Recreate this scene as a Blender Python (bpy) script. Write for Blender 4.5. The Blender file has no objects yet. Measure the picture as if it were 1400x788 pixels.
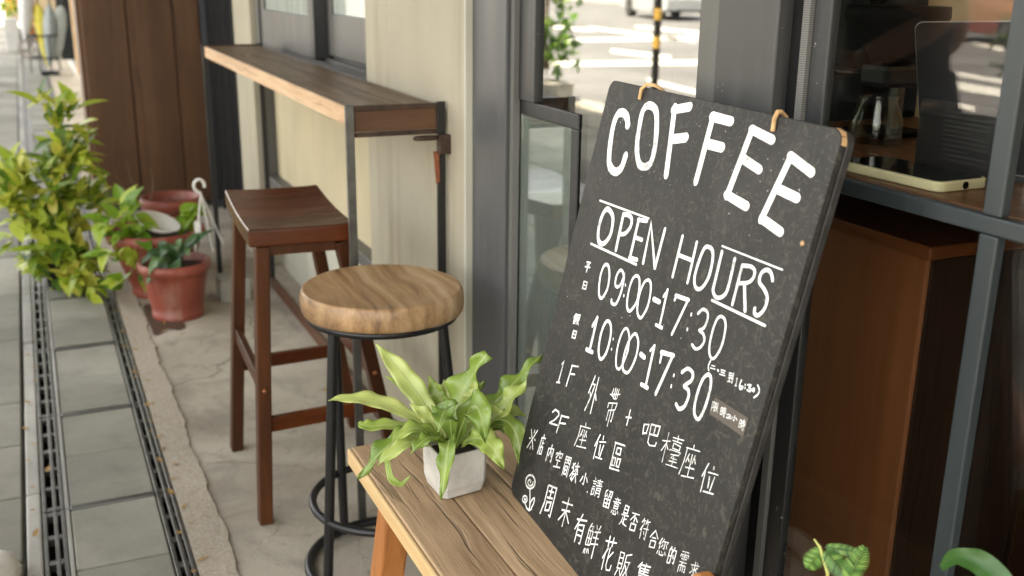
import bpy, bmesh, math, random
from mathutils import Vector, Matrix, Euler
R = math.radians
random.seed(7)
scene = bpy.context.scene
COL = scene.collection

# ------------------------------------------------------------------ camera
cam_d = bpy.data.cameras.new('camera')
cam = bpy.data.objects.new('camera', cam_d); COL.objects.link(cam)
YAW, PITCH, ROLL = R(-24.5957), R(16.8474), R(0.7236)
fw = Vector((math.cos(PITCH)*math.cos(YAW), math.cos(PITCH)*math.sin(YAW), -math.sin(PITCH)))
rt = fw.cross(Vector((0, 0, 1))).normalized(); up = rt.cross(fw)
r2 = math.cos(ROLL)*rt + math.sin(ROLL)*up
u2 = -math.sin(ROLL)*rt + math.cos(ROLL)*up
cam.matrix_world = Matrix(((r2.x, u2.x, -fw.x, 0), (r2.y, u2.y, -fw.y, 0), (r2.z, u2.z, -fw.z, 1.25), (0, 0, 0, 1)))
cam_d.sensor_width = 36; cam_d.lens = 36*1428.89/1400
cam_d.clip_start = 0.05; cam_d.clip_end = 600
cam_d.dof.use_dof = True; cam_d.dof.focus_distance = 1.45; cam_d.dof.aperture_fstop = 5.0
scene.camera = cam

# ------------------------------------------------------------------ sky, sun, exposure
SUN_EL, SUN_AZ = 56, -100          # azimuth of the sun measured from +x towards +y
w = bpy.data.worlds.new('World'); scene.world = w; w.use_nodes = True
nt = w.node_tree; bg = nt.nodes['Background']
sky = nt.nodes.new('ShaderNodeTexSky'); sky.sky_type = 'NISHITA'; sky.sun_disc = False
sky.sun_elevation = R(SUN_EL); sky.sun_rotation = R(90-SUN_AZ); sky.dust_density = 3.0; sky.ozone_density = .6
hs = nt.nodes.new('ShaderNodeHueSaturation'); hs.inputs['Saturation'].default_value = .45      # hazy, milky sky
nt.links.new(sky.outputs[0], hs.inputs['Color']); nt.links.new(hs.outputs[0], bg.inputs[0]); bg.inputs[1].default_value = 0.15
sd = bpy.data.lights.new('sun', 'SUN'); sd.energy = 5.0; sd.angle = R(0.6); sd.color = (1, .93, .82)
so = bpy.data.objects.new('sun', sd); COL.objects.link(so)
sv = Vector((math.cos(R(SUN_EL))*math.cos(R(SUN_AZ)), math.cos(R(SUN_EL))*math.sin(R(SUN_AZ)), math.sin(R(SUN_EL))))
so.rotation_euler = sv.to_track_quat('Z', 'Y').to_euler()
vs = scene.view_settings; vs.view_transform = 'Standard'; vs.look = 'None'; vs.gamma = 1
vs.exposure = 3.18
vs.use_white_balance = True; vs.white_balance_temperature = 7750; vs.white_balance_tint = 11
scene.cycles.max_bounces = 10; scene.cycles.transparent_max_bounces = 24; scene.cycles.diffuse_bounces = 4

# ------------------------------------------------------------------ object helpers
OFF = {}
def thing(name, label, cat, loc=(0, 0, 0), group=None):
    o = bpy.data.objects.new(name, None); COL.objects.link(o); o.empty_display_size = .05
    o.location = loc; OFF[o.name] = Vector(loc)
    o['label'] = label; o['category'] = cat
    if group: o['group'] = group
    return o
def tag(o, label, cat, group=None):
    o['label'] = label; o['category'] = cat
    if group: o['group'] = group
    return o
def dup(root, delta, label, group=None):
    r = root.copy(); COL.objects.link(r); r.location = root.location + Vector(delta); r['label'] = label
    OFF[r.name] = OFF[root.name] + Vector(delta)
    if group: r['group'] = group
    for ch in list(root.children):
        c = ch.copy(); COL.objects.link(c); c.parent = r
        for g in list(ch.children):
            d = g.copy(); COL.objects.link(d); d.parent = c
    return r

class MB:
    """collects shapes (world coordinates) and links them as one mesh object"""
    def __init__(s): s.v = []; s.f = []; s.sm = []
    def add(s, vs, fs, smooth=False):
        n = len(s.v); s.v += [tuple(p) for p in vs]
        for f in fs: s.f.append(tuple(i+n for i in f)); s.sm.append(smooth)
        return s
    def box(s, x0, x1, y0, y1, z0, z1, M=None):
        vs = [Vector(p) for p in ((x0,y0,z0),(x1,y0,z0),(x1,y1,z0),(x0,y1,z0),(x0,y0,z1),(x1,y0,z1),(x1,y1,z1),(x0,y1,z1))]
        if M: vs = [M @ p for p in vs]
        return s.add(vs, [(0,3,2,1),(4,5,6,7),(0,1,5,4),(1,2,6,5),(2,3,7,6),(3,0,4,7)])
    def hexa(s, b, t):
        """eight corners: bottom quad, top quad (same order, counter-clockwise from above)"""
        return s.add(list(b)+list(t), [(0,3,2,1),(4,5,6,7),(0,1,5,4),(1,2,6,5),(2,3,7,6),(3,0,4,7)])
    def bar(s, a, b, wx, wy, xd=(1,0,0)):
        a, b = Vector(a), Vector(b); d = (b-a).normalized(); x = Vector(xd); x = (x-d*x.dot(d)).normalized(); y = d.cross(x)
        q = [x*i*wx/2+y*j*wy/2 for i, j in ((-1,-1),(1,-1),(1,1),(-1,1))]
        return s.hexa([a+k for k in q], [b+k for k in q])
    def tube(s, pts, r, n=10, closed=False, cap=True):
        pts = [Vector(p) for p in pts]; m = len(pts); rr = r if isinstance(r, (list, tuple)) else [r]*m
        vs, fs = [], []; prev = None
        for i, p in enumerate(pts):
            if closed: d = pts[(i+1) % m]-pts[i-1]
            else: d = pts[min(i+1, m-1)]-pts[max(i-1, 0)]
            d.normalize()
            if prev is None:
                a = Vector((0, 0, 1)) if abs(d.z) < .9 else Vector((1, 0, 0))
                x = (a-d*a.dot(d)).normalized()
            else: x = (prev-d*prev.dot(d)).normalized()
            prev = x; y = d.cross(x)
            for k in range(n):
                t = 2*math.pi*k/n; vs.append(p+(x*math.cos(t)+y*math.sin(t))*rr[i])
        L = m if closed else m-1
        for i in range(L):
            for k in range(n):
                a0 = i*n+k; a1 = i*n+(k+1) % n; b0 = ((i+1) % m)*n+k; b1 = ((i+1) % m)*n+(k+1) % n
                fs.append((a0, a1, b1, b0))
        s.add(vs, fs, True)
        if cap and not closed:
            s.add(vs[:n], [tuple(range(n))[::-1]]); s.add(vs[-n:], [tuple(range(n))])
        return s
    def lathe(s, prof, c=(0,0,0), n=40, M=None, smooth=True, wob=None):
        vs, fs = [], []; c = Vector(c)
        for (r, z) in prof:
            for k in range(n):
                t = 2*math.pi*k/n; q = r*(wob(t, z) if wob else 1)
                p = Vector((q*math.cos(t), q*math.sin(t), z)); vs.append((M @ p if M else p)+c)
        for i in range(len(prof)-1):
            for k in range(n):
                fs.append((i*n+k, i*n+(k+1) % n, (i+1)*n+(k+1) % n, (i+1)*n+k))
        s.add(vs, fs, smooth)
        if prof[0][0] > 1e-4: s.add(vs[:n], [tuple(range(n))[::-1]])
        if prof[-1][0] > 1e-4: s.add(vs[-n:], [tuple(range(n))])
        return s
    def prism(s, poly, fn0, fn1):
        """poly of 2D points, fn maps a point to 3D for each side"""
        n = len(poly); vs = [fn0(p) for p in poly]+[fn1(p) for p in poly]
        fs = [tuple(range(n))[::-1], tuple(range(n, 2*n))]+[(i, (i+1) % n, n+(i+1) % n, n+i) for i in range(n)]
        return s.add(vs, fs)
    def build(s, name, m, parent=None, bevel=0, seg=2, weld=False):
        off = OFF.get(parent.name, Vector()) if parent else Vector()
        me = bpy.data.meshes.new(name)
        me.from_pydata([tuple(Vector(p)-off) for p in s.v], [], s.f); me.update()
        me.polygons.foreach_set('use_smooth', s.sm)
        if weld:
            b = bmesh.new(); b.from_mesh(me); bmesh.ops.remove_doubles(b, verts=b.verts, dist=1e-5); b.to_mesh(me); b.free()
        b = bmesh.new(); b.from_mesh(me); bmesh.ops.recalc_face_normals(b, faces=b.faces); b.to_mesh(me); b.free()
        me.materials.append(m)
        o = bpy.data.objects.new(name, me); COL.objects.link(o)
        if parent: o.parent = parent; OFF[o.name] = off
        else: OFF[o.name] = Vector()
        if bevel:
            md = o.modifiers.new('bevel', 'BEVEL'); md.width = bevel; md.segments = seg; md.limit_method = 'ANGLE'; md.angle_limit = R(40)
        return o
def struct(o): o['kind'] = 'structure'; return o

# ------------------------------------------------------------------ materials
class NT:
    def __init__(s, name):
        s.m = bpy.data.materials.new(name); s.m.use_nodes = True; s.t = s.m.node_tree; s.n = s.t.nodes; s.l = s.t.links
        s.b = s.n['Principled BSDF']; s.out = s.n['Material Output']
        s.tc = s.n.new('ShaderNodeTexCoord').outputs['Object']
    def map(s, scale=(1,1,1), rot=(0,0,0), loc=(0,0,0), src=None):
        m = s.n.new('ShaderNodeMapping'); m.inputs['Scale'].default_value = scale; m.inputs['Rotation'].default_value = rot; m.inputs['Location'].default_value = loc
        s.l.new(src or s.tc, m.inputs[0]); return m.outputs[0]
    def noise(s, scale=5, detail=4, rough=.55, dist=0, src=None):
        n = s.n.new('ShaderNodeTexNoise'); n.inputs['Scale'].default_value = scale; n.inputs['Detail'].default_value = detail
        n.inputs['Roughness'].default_value = rough; n.inputs['Distortion'].default_value = dist
        s.l.new(src or s.tc, n.inputs['Vector']); return n.outputs['Fac']
    def wave(s, scale=5, dist=4, detail=2, src=None, dscale=1.0, axis='X', prof='SIN'):
        n = s.n.new('ShaderNodeTexWave'); n.bands_direction = axis; n.wave_profile = prof
        n.inputs['Scale'].default_value = scale; n.inputs['Distortion'].default_value = dist; n.inputs['Detail'].default_value = detail; n.inputs['Detail Scale'].default_value = dscale
        s.l.new(src or s.tc, n.inputs['Vector']); return n.outputs['Fac']
    def voro(s, scale=50, src=None, feature='F1', out='Distance'):
        n = s.n.new('ShaderNodeTexVoronoi'); n.feature = feature; n.inputs['Scale'].default_value = scale
        s.l.new(src or s.tc, n.inputs['Vector']); return n.outputs[out]
    def ramp(s, fac, stops, interp='LINEAR'):
        r = s.n.new('ShaderNodeValToRGB'); r.color_ramp.interpolation = interp; e = r.color_ramp.elements
        while len(e) < len(stops): e.new(.5)
        for k, (p, c) in enumerate(stops):
            e[k].position = p; e[k].color = (*c, 1) if not isinstance(c, (int, float)) else (c, c, c, 1)
        s.l.new(fac, r.inputs[0]); return r.outputs[0]
    def mix(s, fac, a, b, mode='MIX'):
        m = s.n.new('ShaderNodeMix'); m.data_type = 'RGBA'; m.blend_type = mode
        for sock, v in ((m.inputs[0], fac), (m.inputs[6], a), (m.inputs[7], b)):
            if hasattr(v, 'is_output') or isinstance(v, bpy.types.NodeSocket): s.l.new(v, sock)
            elif isinstance(v, (int, float)) and sock.type != 'RGBA': sock.default_value = v
            else: sock.default_value = (*v, 1) if not isinstance(v, (int, float)) else (v, v, v, 1)
        return m.outputs[2]
    def math(s, op, a, b=0.0):
        m = s.n.new('ShaderNodeMath'); m.operation = op
        for sock, v in ((m.inputs[0], a), (m.inputs[1], b)):
            if isinstance(v, bpy.types.NodeSocket): s.l.new(v, sock)
            else: sock.default_value = v
        return m.outputs[0]
    def island(s):
        g = s.n.new('ShaderNodeNewGeometry'); return g.outputs['Random Per Island']
    def col(s, c):
        if isinstance(c, bpy.types.NodeSocket): s.l.new(c, s.b.inputs['Base Color'])
        else: s.b.inputs['Base Color'].default_value = (*c, 1)
        return s
    def rough(s, r):
        if isinstance(r, bpy.types.NodeSocket): s.l.new(r, s.b.inputs['Roughness'])
        else: s.b.inputs['Roughness'].default_value = r
        return s
    def metal(s, v): s.b.inputs['Metallic'].default_value = v; return s
    def bump(s, h, strength=.3, dist=.01):
        b = s.n.new('ShaderNodeBump'); b.inputs['Strength'].default_value = strength; b.inputs['Distance'].default_value = dist
        s.l.new(h, b.inputs['Height']); s.l.new(b.outputs[0], s.b.inputs['Normal']); return s

def wood(name, c, axis='x', rough=.5, fine=60, coarse=7, bump=.25, lines=.35, coat=0, seed=0, spec=.4):
    """c: (dark, mid, light); grain runs along axis, bent by a slow noise, with thin dark grain lines"""
    t = NT(name); st = .045
    sc = {'x': (st, 1, 1), 'y': (1, st, 1), 'z': (1, 1, st)}[axis]
    wob = t.n.new('ShaderNodeTexNoise'); wob.inputs['Scale'].default_value = 3.5; wob.inputs['Detail'].default_value = 2
    t.l.new(t.tc, wob.inputs['Vector'])
    vm = t.n.new('ShaderNodeVectorMath'); vm.operation = 'MULTIPLY_ADD'; vm.inputs[1].default_value = (.05, .05, .05)
    t.l.new(wob.outputs['Color'], vm.inputs[0]); t.l.new(t.tc, vm.inputs[2])
    v = t.map(sc, loc=(seed*3.1, seed*1.7, seed*.9), src=vm.outputs[0])
    a = t.noise(fine, 5, .65, .2, v); b = t.noise(coarse, 4, .55, .6, v); g = t.noise(fine*1.7, 3, .5, .1, t.map((.5, .5, .5), src=v)); isl = t.island()
    big = t.noise(4, 3)
    f = t.math('ADD', t.math('MULTIPLY', a, .34), t.math('ADD', t.math('MULTIPLY', b, .50), t.math('MULTIPLY', big, .16)))
    f = t.math('ADD', f, t.math('MULTIPLY', t.math('SUBTRACT', isl, .5), .10))
    cc = t.ramp(f, [(.30, c[0]), (.5, c[1]), (.68, c[2])])
    ln = t.ramp(g, [(.56, 0.0), (.66, 1.0)])
    t.col(t.mix(t.math('MULTIPLY', ln, lines), cc, tuple(x*.35 for x in c[1])))
    t.rough(t.ramp(a, [(.3, rough+.12), (.7, rough-.08)])).bump(t.math('SUBTRACT', a, ln), bump, .002)
    t.b.inputs['Specular IOR Level'].default_value = spec
    if coat: t.b.inputs['Coat Weight'].default_value = coat; t.b.inputs['Coat Roughness'].default_value = .2
    return t.m
def plain(name, c, rough=.5, metal=0, var=.12, scale=12, bump=.0, spec=None, detail=5):
    t = NT(name); n = t.noise(scale, detail, .6)
    lo = tuple(x*(1-var) for x in c); hi = tuple(min(1, x*(1+var)) for x in c)
    t.col(t.ramp(n, [(.3, lo), (.7, hi)])).rough(rough).metal(metal)
    if bump: t.bump(t.noise(scale*8, 4, .6), bump, .002)
    if spec is not None: t.b.inputs['Specular IOR Level'].default_value = spec
    return t.m
def painted(name, c, rough=.42):
    """coated metal with faint dust streaks, rubbed spots and a few chips"""
    t = NT(name); a = t.noise(5, 5, .6); st = t.noise(22, 5, .65, .2, t.map((1, 1, .06))); ch = t.noise(95, 2, .5); sc_ = t.noise(9, 3)
    c0 = t.ramp(a, [(.3, tuple(x*.88 for x in c)), (.7, tuple(x*1.12 for x in c))])
    c0 = t.mix(t.math('MULTIPLY', t.ramp(st, [(.48, 0.0), (.75, 1.0)]), .30), c0, tuple(x*1.9+.01 for x in c))
    chip = t.math('MULTIPLY', t.ramp(ch, [(.735, 0.0), (.75, 1.0)]), t.ramp(sc_, [(.5, 0.0), (.6, 1.0)]))
    c0 = t.mix(chip, c0, (.34, .32, .27))
    t.col(c0).rough(t.ramp(st, [(.3, rough-.06), (.7, rough+.14)])).bump(t.noise(140, 3), .06, .001)
    return t.m
def glass(name, f0, tint=(.93, .97, .95), rough=0.0, haze=0.0, hazecol=(.6,.68,.63)):
    t = NT(name); t.n.remove(t.b)
    geo = t.n.new('ShaderNodeNewGeometry'); dot = t.n.new('ShaderNodeVectorMath'); dot.operation = 'DOT_PRODUCT'
    t.l.new(geo.outputs['Normal'], dot.inputs[0]); t.l.new(geo.outputs['Incoming'], dot.inputs[1])
    c = t.math('SUBTRACT', 1.0, t.math('ABSOLUTE', dot.outputs['Value']))
    f = t.math('ADD', f0, t.math('MULTIPLY', t.math('POWER', c, 5.0), 1-f0))
    tr = t.n.new('ShaderNodeBsdfTransparent'); tr.inputs[0].default_value = (*tint, 1)
    gl = t.n.new('ShaderNodeBsdfGlossy'); gl.inputs['Roughness'].default_value = rough; gl.inputs[0].default_value = (1, 1, 1, 1)
    mx = t.n.new('ShaderNodeMixShader'); t.l.new(f, mx.inputs[0])
    base = tr.outputs[0]
    if haze:
        df = t.n.new('ShaderNodeBsdfDiffuse'); df.inputs[0].default_value = (*hazecol, 1)
        m0 = t.n.new('ShaderNodeMixShader'); m0.inputs[0].default_value = haze
        t.l.new(tr.outputs[0], m0.inputs[1]); t.l.new(df.outputs[0], m0.inputs[2]); base = m0.outputs[0]
    t.l.new(base, mx.inputs[1]); t.l.new(gl.outputs[0], mx.inputs[2]); t.l.new(mx.outputs[0], t.out.inputs[0])
    return t.m
def leafmat(name, stops, rough=.35, trans=.35, vein=False):
    t = NT(name); isl = t.island(); n = t.noise(25, 3)
    f = t.math('ADD', t.math('MULTIPLY', isl, .75), t.math('MULTIPLY', n, .25))
    c = t.ramp(f, stops); t.col(c).rough(rough)
    tl = t.n.new('ShaderNodeBsdfTranslucent'); t.l.new(c, tl.inputs[0])
    mx = t.n.new('ShaderNodeMixShader'); mx.inputs[0].default_value = trans
    t.l.new(t.b.outputs[0], mx.inputs[1]); t.l.new(tl.outputs[0], mx.inputs[2]); t.l.new(mx.outputs[0], t.out.inputs[0])
    return t.m

LETTERING = {
 'COFFEE': [(12.65,[(86.7,608.6),(85.2,610.7),(83.2,613.8),(80.8,617.0),(78.0,619.6),(74.8,621.5),(71.2,623.0),(67.4,624.1),(63.6,624.5),(59.8,624.4),(55.7,623.8),(52.0,622.5),(49.0,620.4),(46.8,617.3),(45.1,613.5),(44.1,608.9),(43.7,603.6),(44.1,597.5),(45.1,590.5),(46.7,583.2),(48.4,576.3),(50.4,569.5),(52.7,562.7),(55.4,556.5),(58.3,551.4),(61.7,547.9),(65.5,545.4),(69.4,543.7),(73.3,542.5),(77.2,541.7),(81.3,541.4),(85.3,541.8),(88.8,542.7),(91.9,544.2),(94.8,546.3),(97.2,548.9),(99.1,551.9),(100.3,555.9),(100.8,560.8),(101.1,565.3),(101.3,568.4)]),(11.08,[(129.0,643.3),(134.0,643.7),(139.9,643.3),(145.9,642.1),(151.0,639.9),(155.0,636.6),(158.3,632.4),(161.3,627.4),(164.1,621.7),(167.1,615.1),(170.0,607.5),(172.5,599.8),(174.3,592.7),(175.2,586.2),(175.7,579.8),(175.3,574.2),(173.8,569.6),(170.9,566.3),(166.7,564.1),(162.1,562.6),(157.7,561.9),(153.6,561.6),(149.5,562.0),(145.4,563.3),(141.5,565.6),(137.5,569.2),(133.4,573.9),(129.7,579.4),(126.5,585.2),(124.1,591.6),(122.1,598.7),(120.6,605.9),(119.4,612.5),(118.3,618.5),(117.6,624.1),(117.4,629.3),(118.0,633.6),(119.7,637.1),(122.1,640.0),(125.2,642.1),(129.0,643.3)]),(11.53,[(198.4,649.6),(220.7,561.2)]),(12.75,[(196.4,645.5),(234.8,654.0)]),(12.65,[(214.0,608.7),(244.8,615.4)]),(10.74,[(292.6,650.5),(293.1,565.9)]),(12.51,[(289.9,648.7),(333.7,648.2)]),(12.64,[(296.6,615.2),(329.8,615.7)]),(10.09,[(379.8,646.0),(365.8,562.0)]),(10.97,[(377.5,645.1),(422.9,638.8)]),(11.18,[(377.3,609.9),(414.5,603.2)]),(11.34,[(363.7,564.3),(409.5,559.0)]),(9.61,[(463.1,627.5),(441.9,549.8)]),(10.74,[(460.5,627.1),(504.9,616.1)]),(11.0,[(454.5,589.3),(493.5,585.9)]),(11.28,[(442.0,552.4),(482.1,545.4)])],
 'OPEN HOURS': [(2.91,[(59.3,494.2),(206.1,499.4)]),(3.5,[(64.6,429.9),(204.3,434.9)]),(2.01,[(383.4,505.4),(502.6,508.1)]),(3.36,[(392.6,440.7),(500.7,443.6)]),(6.59,[(136.7,490.7),(140.9,439.1)]),(6.24,[(181.1,492.9),(183.5,437.9)]),(5.49,[(179.2,491.9),(202.9,495.2)]),(5.51,[(183.1,468.1),(202.8,469.0)]),(5.9,[(181.8,438.7),(203.4,441.3)]),(5.19,[(296.0,496.6),(297.8,443.6)]),(4.94,[(330.3,497.2),(333.6,445.8)]),(4.93,[(297.7,472.4),(331.9,473.8)]),(4.79,[(431.6,494.5),(433.4,447.7)]),(5.12,[(444.5,476.6),(459.5,448.0)]),(5.77,[(220.4,441.3),(214.8,494.0),(251.7,443.2)]),(5.49,[(252.0,442.6),(251.8,495.8)]),(7.54,[(86.4,487.1),(90.8,487.6),(96.1,486.8),(101.3,485.2),(105.5,483.3),(108.4,481.3),(110.6,478.8),(112.2,475.9),(113.4,472.5),(114.5,468.3),(115.3,463.5),(115.5,458.5),(114.7,453.9),(112.6,449.7),(109.5,445.5),(105.8,441.8),(102.2,439.2),(98.4,437.7),(94.4,437.2),(90.5,437.5),(87.0,438.7),(84.1,440.8),(81.5,443.8),(79.4,447.5),(77.8,451.6),(76.8,456.4),(76.2,461.8),(76.3,467.3),(77.0,472.3),(78.4,476.8),(80.4,481.2),(83.1,484.8),(86.4,487.1)]),(6.35,[(137.0,490.2),(140.1,490.7),(144.6,491.5),(149.3,492.1),(153.3,492.2),(156.4,491.8),(159.1,491.0),(161.3,489.9),(163.0,488.3),(164.1,486.2),(164.8,483.6),(164.8,480.7),(164.1,477.9),(162.5,475.0),(160.1,471.8),(157.3,468.8),(154.3,466.4),(150.7,464.8),(146.6,463.7),(142.8,463.0),(140.1,462.5)]),(5.06,[(356.3,497.6),(358.9,497.8),(361.8,497.6),(364.6,496.9),(367.0,495.5),(369.0,493.4),(370.6,490.8),(371.9,487.5),(372.9,483.7),(373.7,478.9),(374.2,473.3),(374.3,467.6),(373.7,462.5),(372.1,457.9),(369.8,453.5),(367.1,449.7),(364.3,446.9),(361.5,445.3),(358.3,444.6),(355.2,444.8),(352.5,445.7),(350.2,447.5),(348.1,450.0),(346.4,453.4),(345.2,457.3),(344.7,462.3),(344.8,468.1),(345.2,474.1),(345.8,479.3),(346.4,483.7),(347.2,487.7),(348.2,491.1),(349.5,493.8),(350.9,495.6),(352.5,496.7),(354.3,497.3),(356.3,497.6)]),(5.04,[(386.5,499.1),(386.9,492.3),(387.5,482.4),(388.1,472.1),(388.7,464.0),(388.9,459.1),(389.0,455.7),(389.3,453.3),(390.3,451.2),(392.2,449.2),(394.9,447.6),(397.8,446.6),(400.7,446.3),(403.6,446.8),(406.7,447.9),(409.7,449.5),(412.1,451.5),(413.9,453.4),(415.4,455.3),(416.5,458.2),(417.0,462.9),(416.9,470.8),(416.1,481.0),(415.2,490.9),(414.6,497.7)]),(4.58,[(431.8,494.0),(434.8,494.7),(439.2,495.7),(443.8,496.6),(447.6,497.0),(450.5,496.9),(453.0,496.4),(455.0,495.6),(456.5,494.4),(457.4,492.6),(457.8,490.3),(457.8,488.0),(457.2,485.8),(456.1,483.9),(454.5,482.0),(452.5,480.3),(449.9,478.7),(446.4,477.2),(442.1,475.8),(437.9,474.6),(435.0,473.7)]),(4.67,[(491.6,492.9),(490.5,494.3),(489.1,496.3),(487.4,498.3),(485.5,499.8),(483.5,500.7),(481.3,501.2),(479.0,501.4),(476.8,501.1),(474.7,500.3),(472.5,498.9),(470.6,497.3),(469.3,495.4),(468.6,493.1),(468.4,490.4),(468.7,487.8),(469.8,485.6),(472.0,483.9),(475.1,482.7),(478.4,481.5),(481.4,480.2),(484.1,478.6),(486.8,477.0),(489.2,475.2),(490.9,473.1),(491.9,470.4),(492.3,467.2),(492.3,464.0),(491.7,461.0),(490.5,458.0),(488.6,455.0),(486.4,452.4),(484.4,450.5),(482.4,449.7),(480.3,449.6),(478.3,450.0),(476.8,450.7),(476.0,451.7),(475.5,453.3),(475.3,454.8),(475.2,455.9)])],
 '0900': [(4.89,[(126.2,414.2),(128.2,414.3),(130.2,414.0),(132.3,413.1),(134.3,411.6),(136.5,409.4),(138.7,406.5),(140.7,403.2),(142.2,399.6),(143.4,395.7),(144.3,391.4),(144.8,387.1),(144.6,382.9),(143.5,378.8),(141.8,374.6),(139.7,370.9),(137.6,368.2),(135.5,366.7),(133.1,366.2),(130.7,366.3),(128.5,367.1),(126.6,368.5),(124.7,370.5),(123.0,373.1),(121.4,376.2),(119.9,380.2),(118.4,384.8),(117.2,389.6),(116.5,394.1),(116.4,398.2),(116.8,402.3),(117.6,406.0),(118.7,409.0),(120.2,411.2),(122.0,412.7),(124.1,413.7),(126.2,414.2)]),(4.59,[(180.6,411.2),(179.4,412.4),(177.7,414.1),(175.7,415.9),(173.7,417.0),(171.7,417.4),(169.6,417.5),(167.6,417.1),(165.8,416.1),(164.1,414.3),(162.5,411.8),(161.3,409.0),(160.6,406.3),(160.6,403.4),(161.1,400.2),(162.1,397.3),(163.3,395.2),(164.9,393.9),(167.0,393.3),(169.2,393.3),(171.3,393.7),(173.2,394.8),(175.2,396.5),(177.0,398.6),(178.4,401.0),(179.3,404.4),(179.8,408.7),(180.2,412.2),(180.7,413.4),(181.5,411.3),(182.4,407.0),(183.1,401.8),(183.6,397.3),(183.8,393.6),(183.7,390.0),(183.4,386.6),(182.8,383.2),(181.9,379.6),(180.7,376.0),(179.2,372.7),(177.4,370.4),(174.8,369.1),(171.7,368.6),(168.6,368.6),(166.3,368.9),(165.0,369.6),(164.2,370.7),(163.8,371.9),(163.5,372.8)]),(4.39,[(213.8,421.6),(216.0,421.7),(218.1,421.3),(220.2,420.3),(222.0,418.8),(223.7,416.6),(225.2,413.7),(226.6,410.5),(227.7,406.9),(228.7,402.9),(229.5,398.4),(230.0,393.8),(229.6,389.5),(228.1,385.2),(225.7,380.9),(222.9,377.1),(220.4,374.3),(218.3,372.9),(216.1,372.5),(214.1,372.8),(212.1,373.6),(210.3,374.9),(208.5,376.8),(206.9,379.3),(205.6,382.3),(204.5,386.1),(203.5,390.5),(202.9,395.2),(202.6,399.7),(202.7,404.0),(203.2,408.4),(204.1,412.4),(205.3,415.6),(207.1,418.0),(209.2,419.8),(211.6,421.0),(213.8,421.6)]),(4.22,[(244.2,424.1),(246.3,424.3),(248.4,423.9),(250.3,422.9),(252.1,421.3),(253.8,418.9),(255.4,415.7),(256.7,412.1),(257.7,408.3),(258.5,404.2),(259.0,399.8),(259.1,395.3),(258.7,390.9),(257.4,386.3),(255.6,381.6),(253.5,377.4),(251.4,374.4),(249.2,373.0),(247.0,372.7),(244.7,373.1),(242.6,374.0),(240.6,375.2),(238.6,376.9),(236.8,379.3),(235.2,382.2),(233.9,386.1),(232.7,390.8),(231.9,395.8),(231.6,400.6),(231.9,405.3),(232.8,410.1),(234.1,414.6),(235.6,418.1),(237.4,420.6),(239.7,422.4),(242.0,423.5),(244.2,424.1)]),(6.66,[(268.6,405.1),(283.7,405.5)]),(4.42,[(294.6,425.4),(298.4,377.1)]),(4.09,[(289.6,414.8),(295.0,424.6)]),(4.71,[(289.2,376.5),(305.0,377.3)]),(4.12,[(316.3,417.9),(317.4,425.2)]),(5.17,[(315.9,423.9),(346.3,426.8)]),(4.39,[(345.1,427.0),(330.2,377.0)]),(3.39,[(189.6,402.7),(191.0,401.2)]),(3.38,[(192.9,388.3),(193.7,386.7)]),(2.69,[(359.4,413.8),(359.8,411.1)]),(2.7,[(359.9,394.6),(360.2,392.0)]),(3.9,[(373.0,417.7),(374.1,419.3),(375.8,421.6),(377.8,423.8),(380.0,425.3),(382.6,425.9),(385.7,426.0),(388.6,425.6),(390.9,424.7),(392.6,423.2),(393.8,421.2),(394.6,418.9),(395.0,416.5),(394.8,413.9),(394.2,410.9),(393.3,408.1),(392.1,405.7),(390.3,403.9),(387.9,402.5),(385.8,401.3),(385.0,400.4),(386.2,399.8),(388.8,399.6),(391.7,399.4),(394.1,398.8),(396.0,397.6),(397.9,396.2),(399.3,394.5),(400.1,392.7),(400.0,390.5),(399.4,388.1),(398.3,385.6),(396.9,383.5),(395.0,381.5),(392.7,379.7),(390.2,378.2),(387.7,377.3),(385.1,377.4),(382.3,378.1),(379.8,379.1),(378.0,379.7)]),(3.55,[(418.7,428.6),(420.9,428.9),(423.4,428.8),(425.9,428.2),(428.1,427.1),(429.9,425.4),(431.4,423.3),(432.8,420.6),(433.8,417.2),(434.6,412.7),(435.3,407.3),(435.5,401.7),(435.2,396.7),(434.1,391.9),(432.4,387.3),(430.5,383.2),(428.4,380.3),(426.3,378.7),(424.0,378.1),(421.7,378.4),(419.5,379.3),(417.6,380.7),(415.8,382.9),(414.2,385.7),(412.9,389.0),(411.9,393.0),(411.2,397.6),(410.8,402.4),(410.6,406.9),(410.7,411.1),(411.1,415.3),(411.7,419.0),(412.5,422.1),(413.7,424.6),(415.1,426.4),(416.8,427.7),(418.7,428.6)])],
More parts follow.
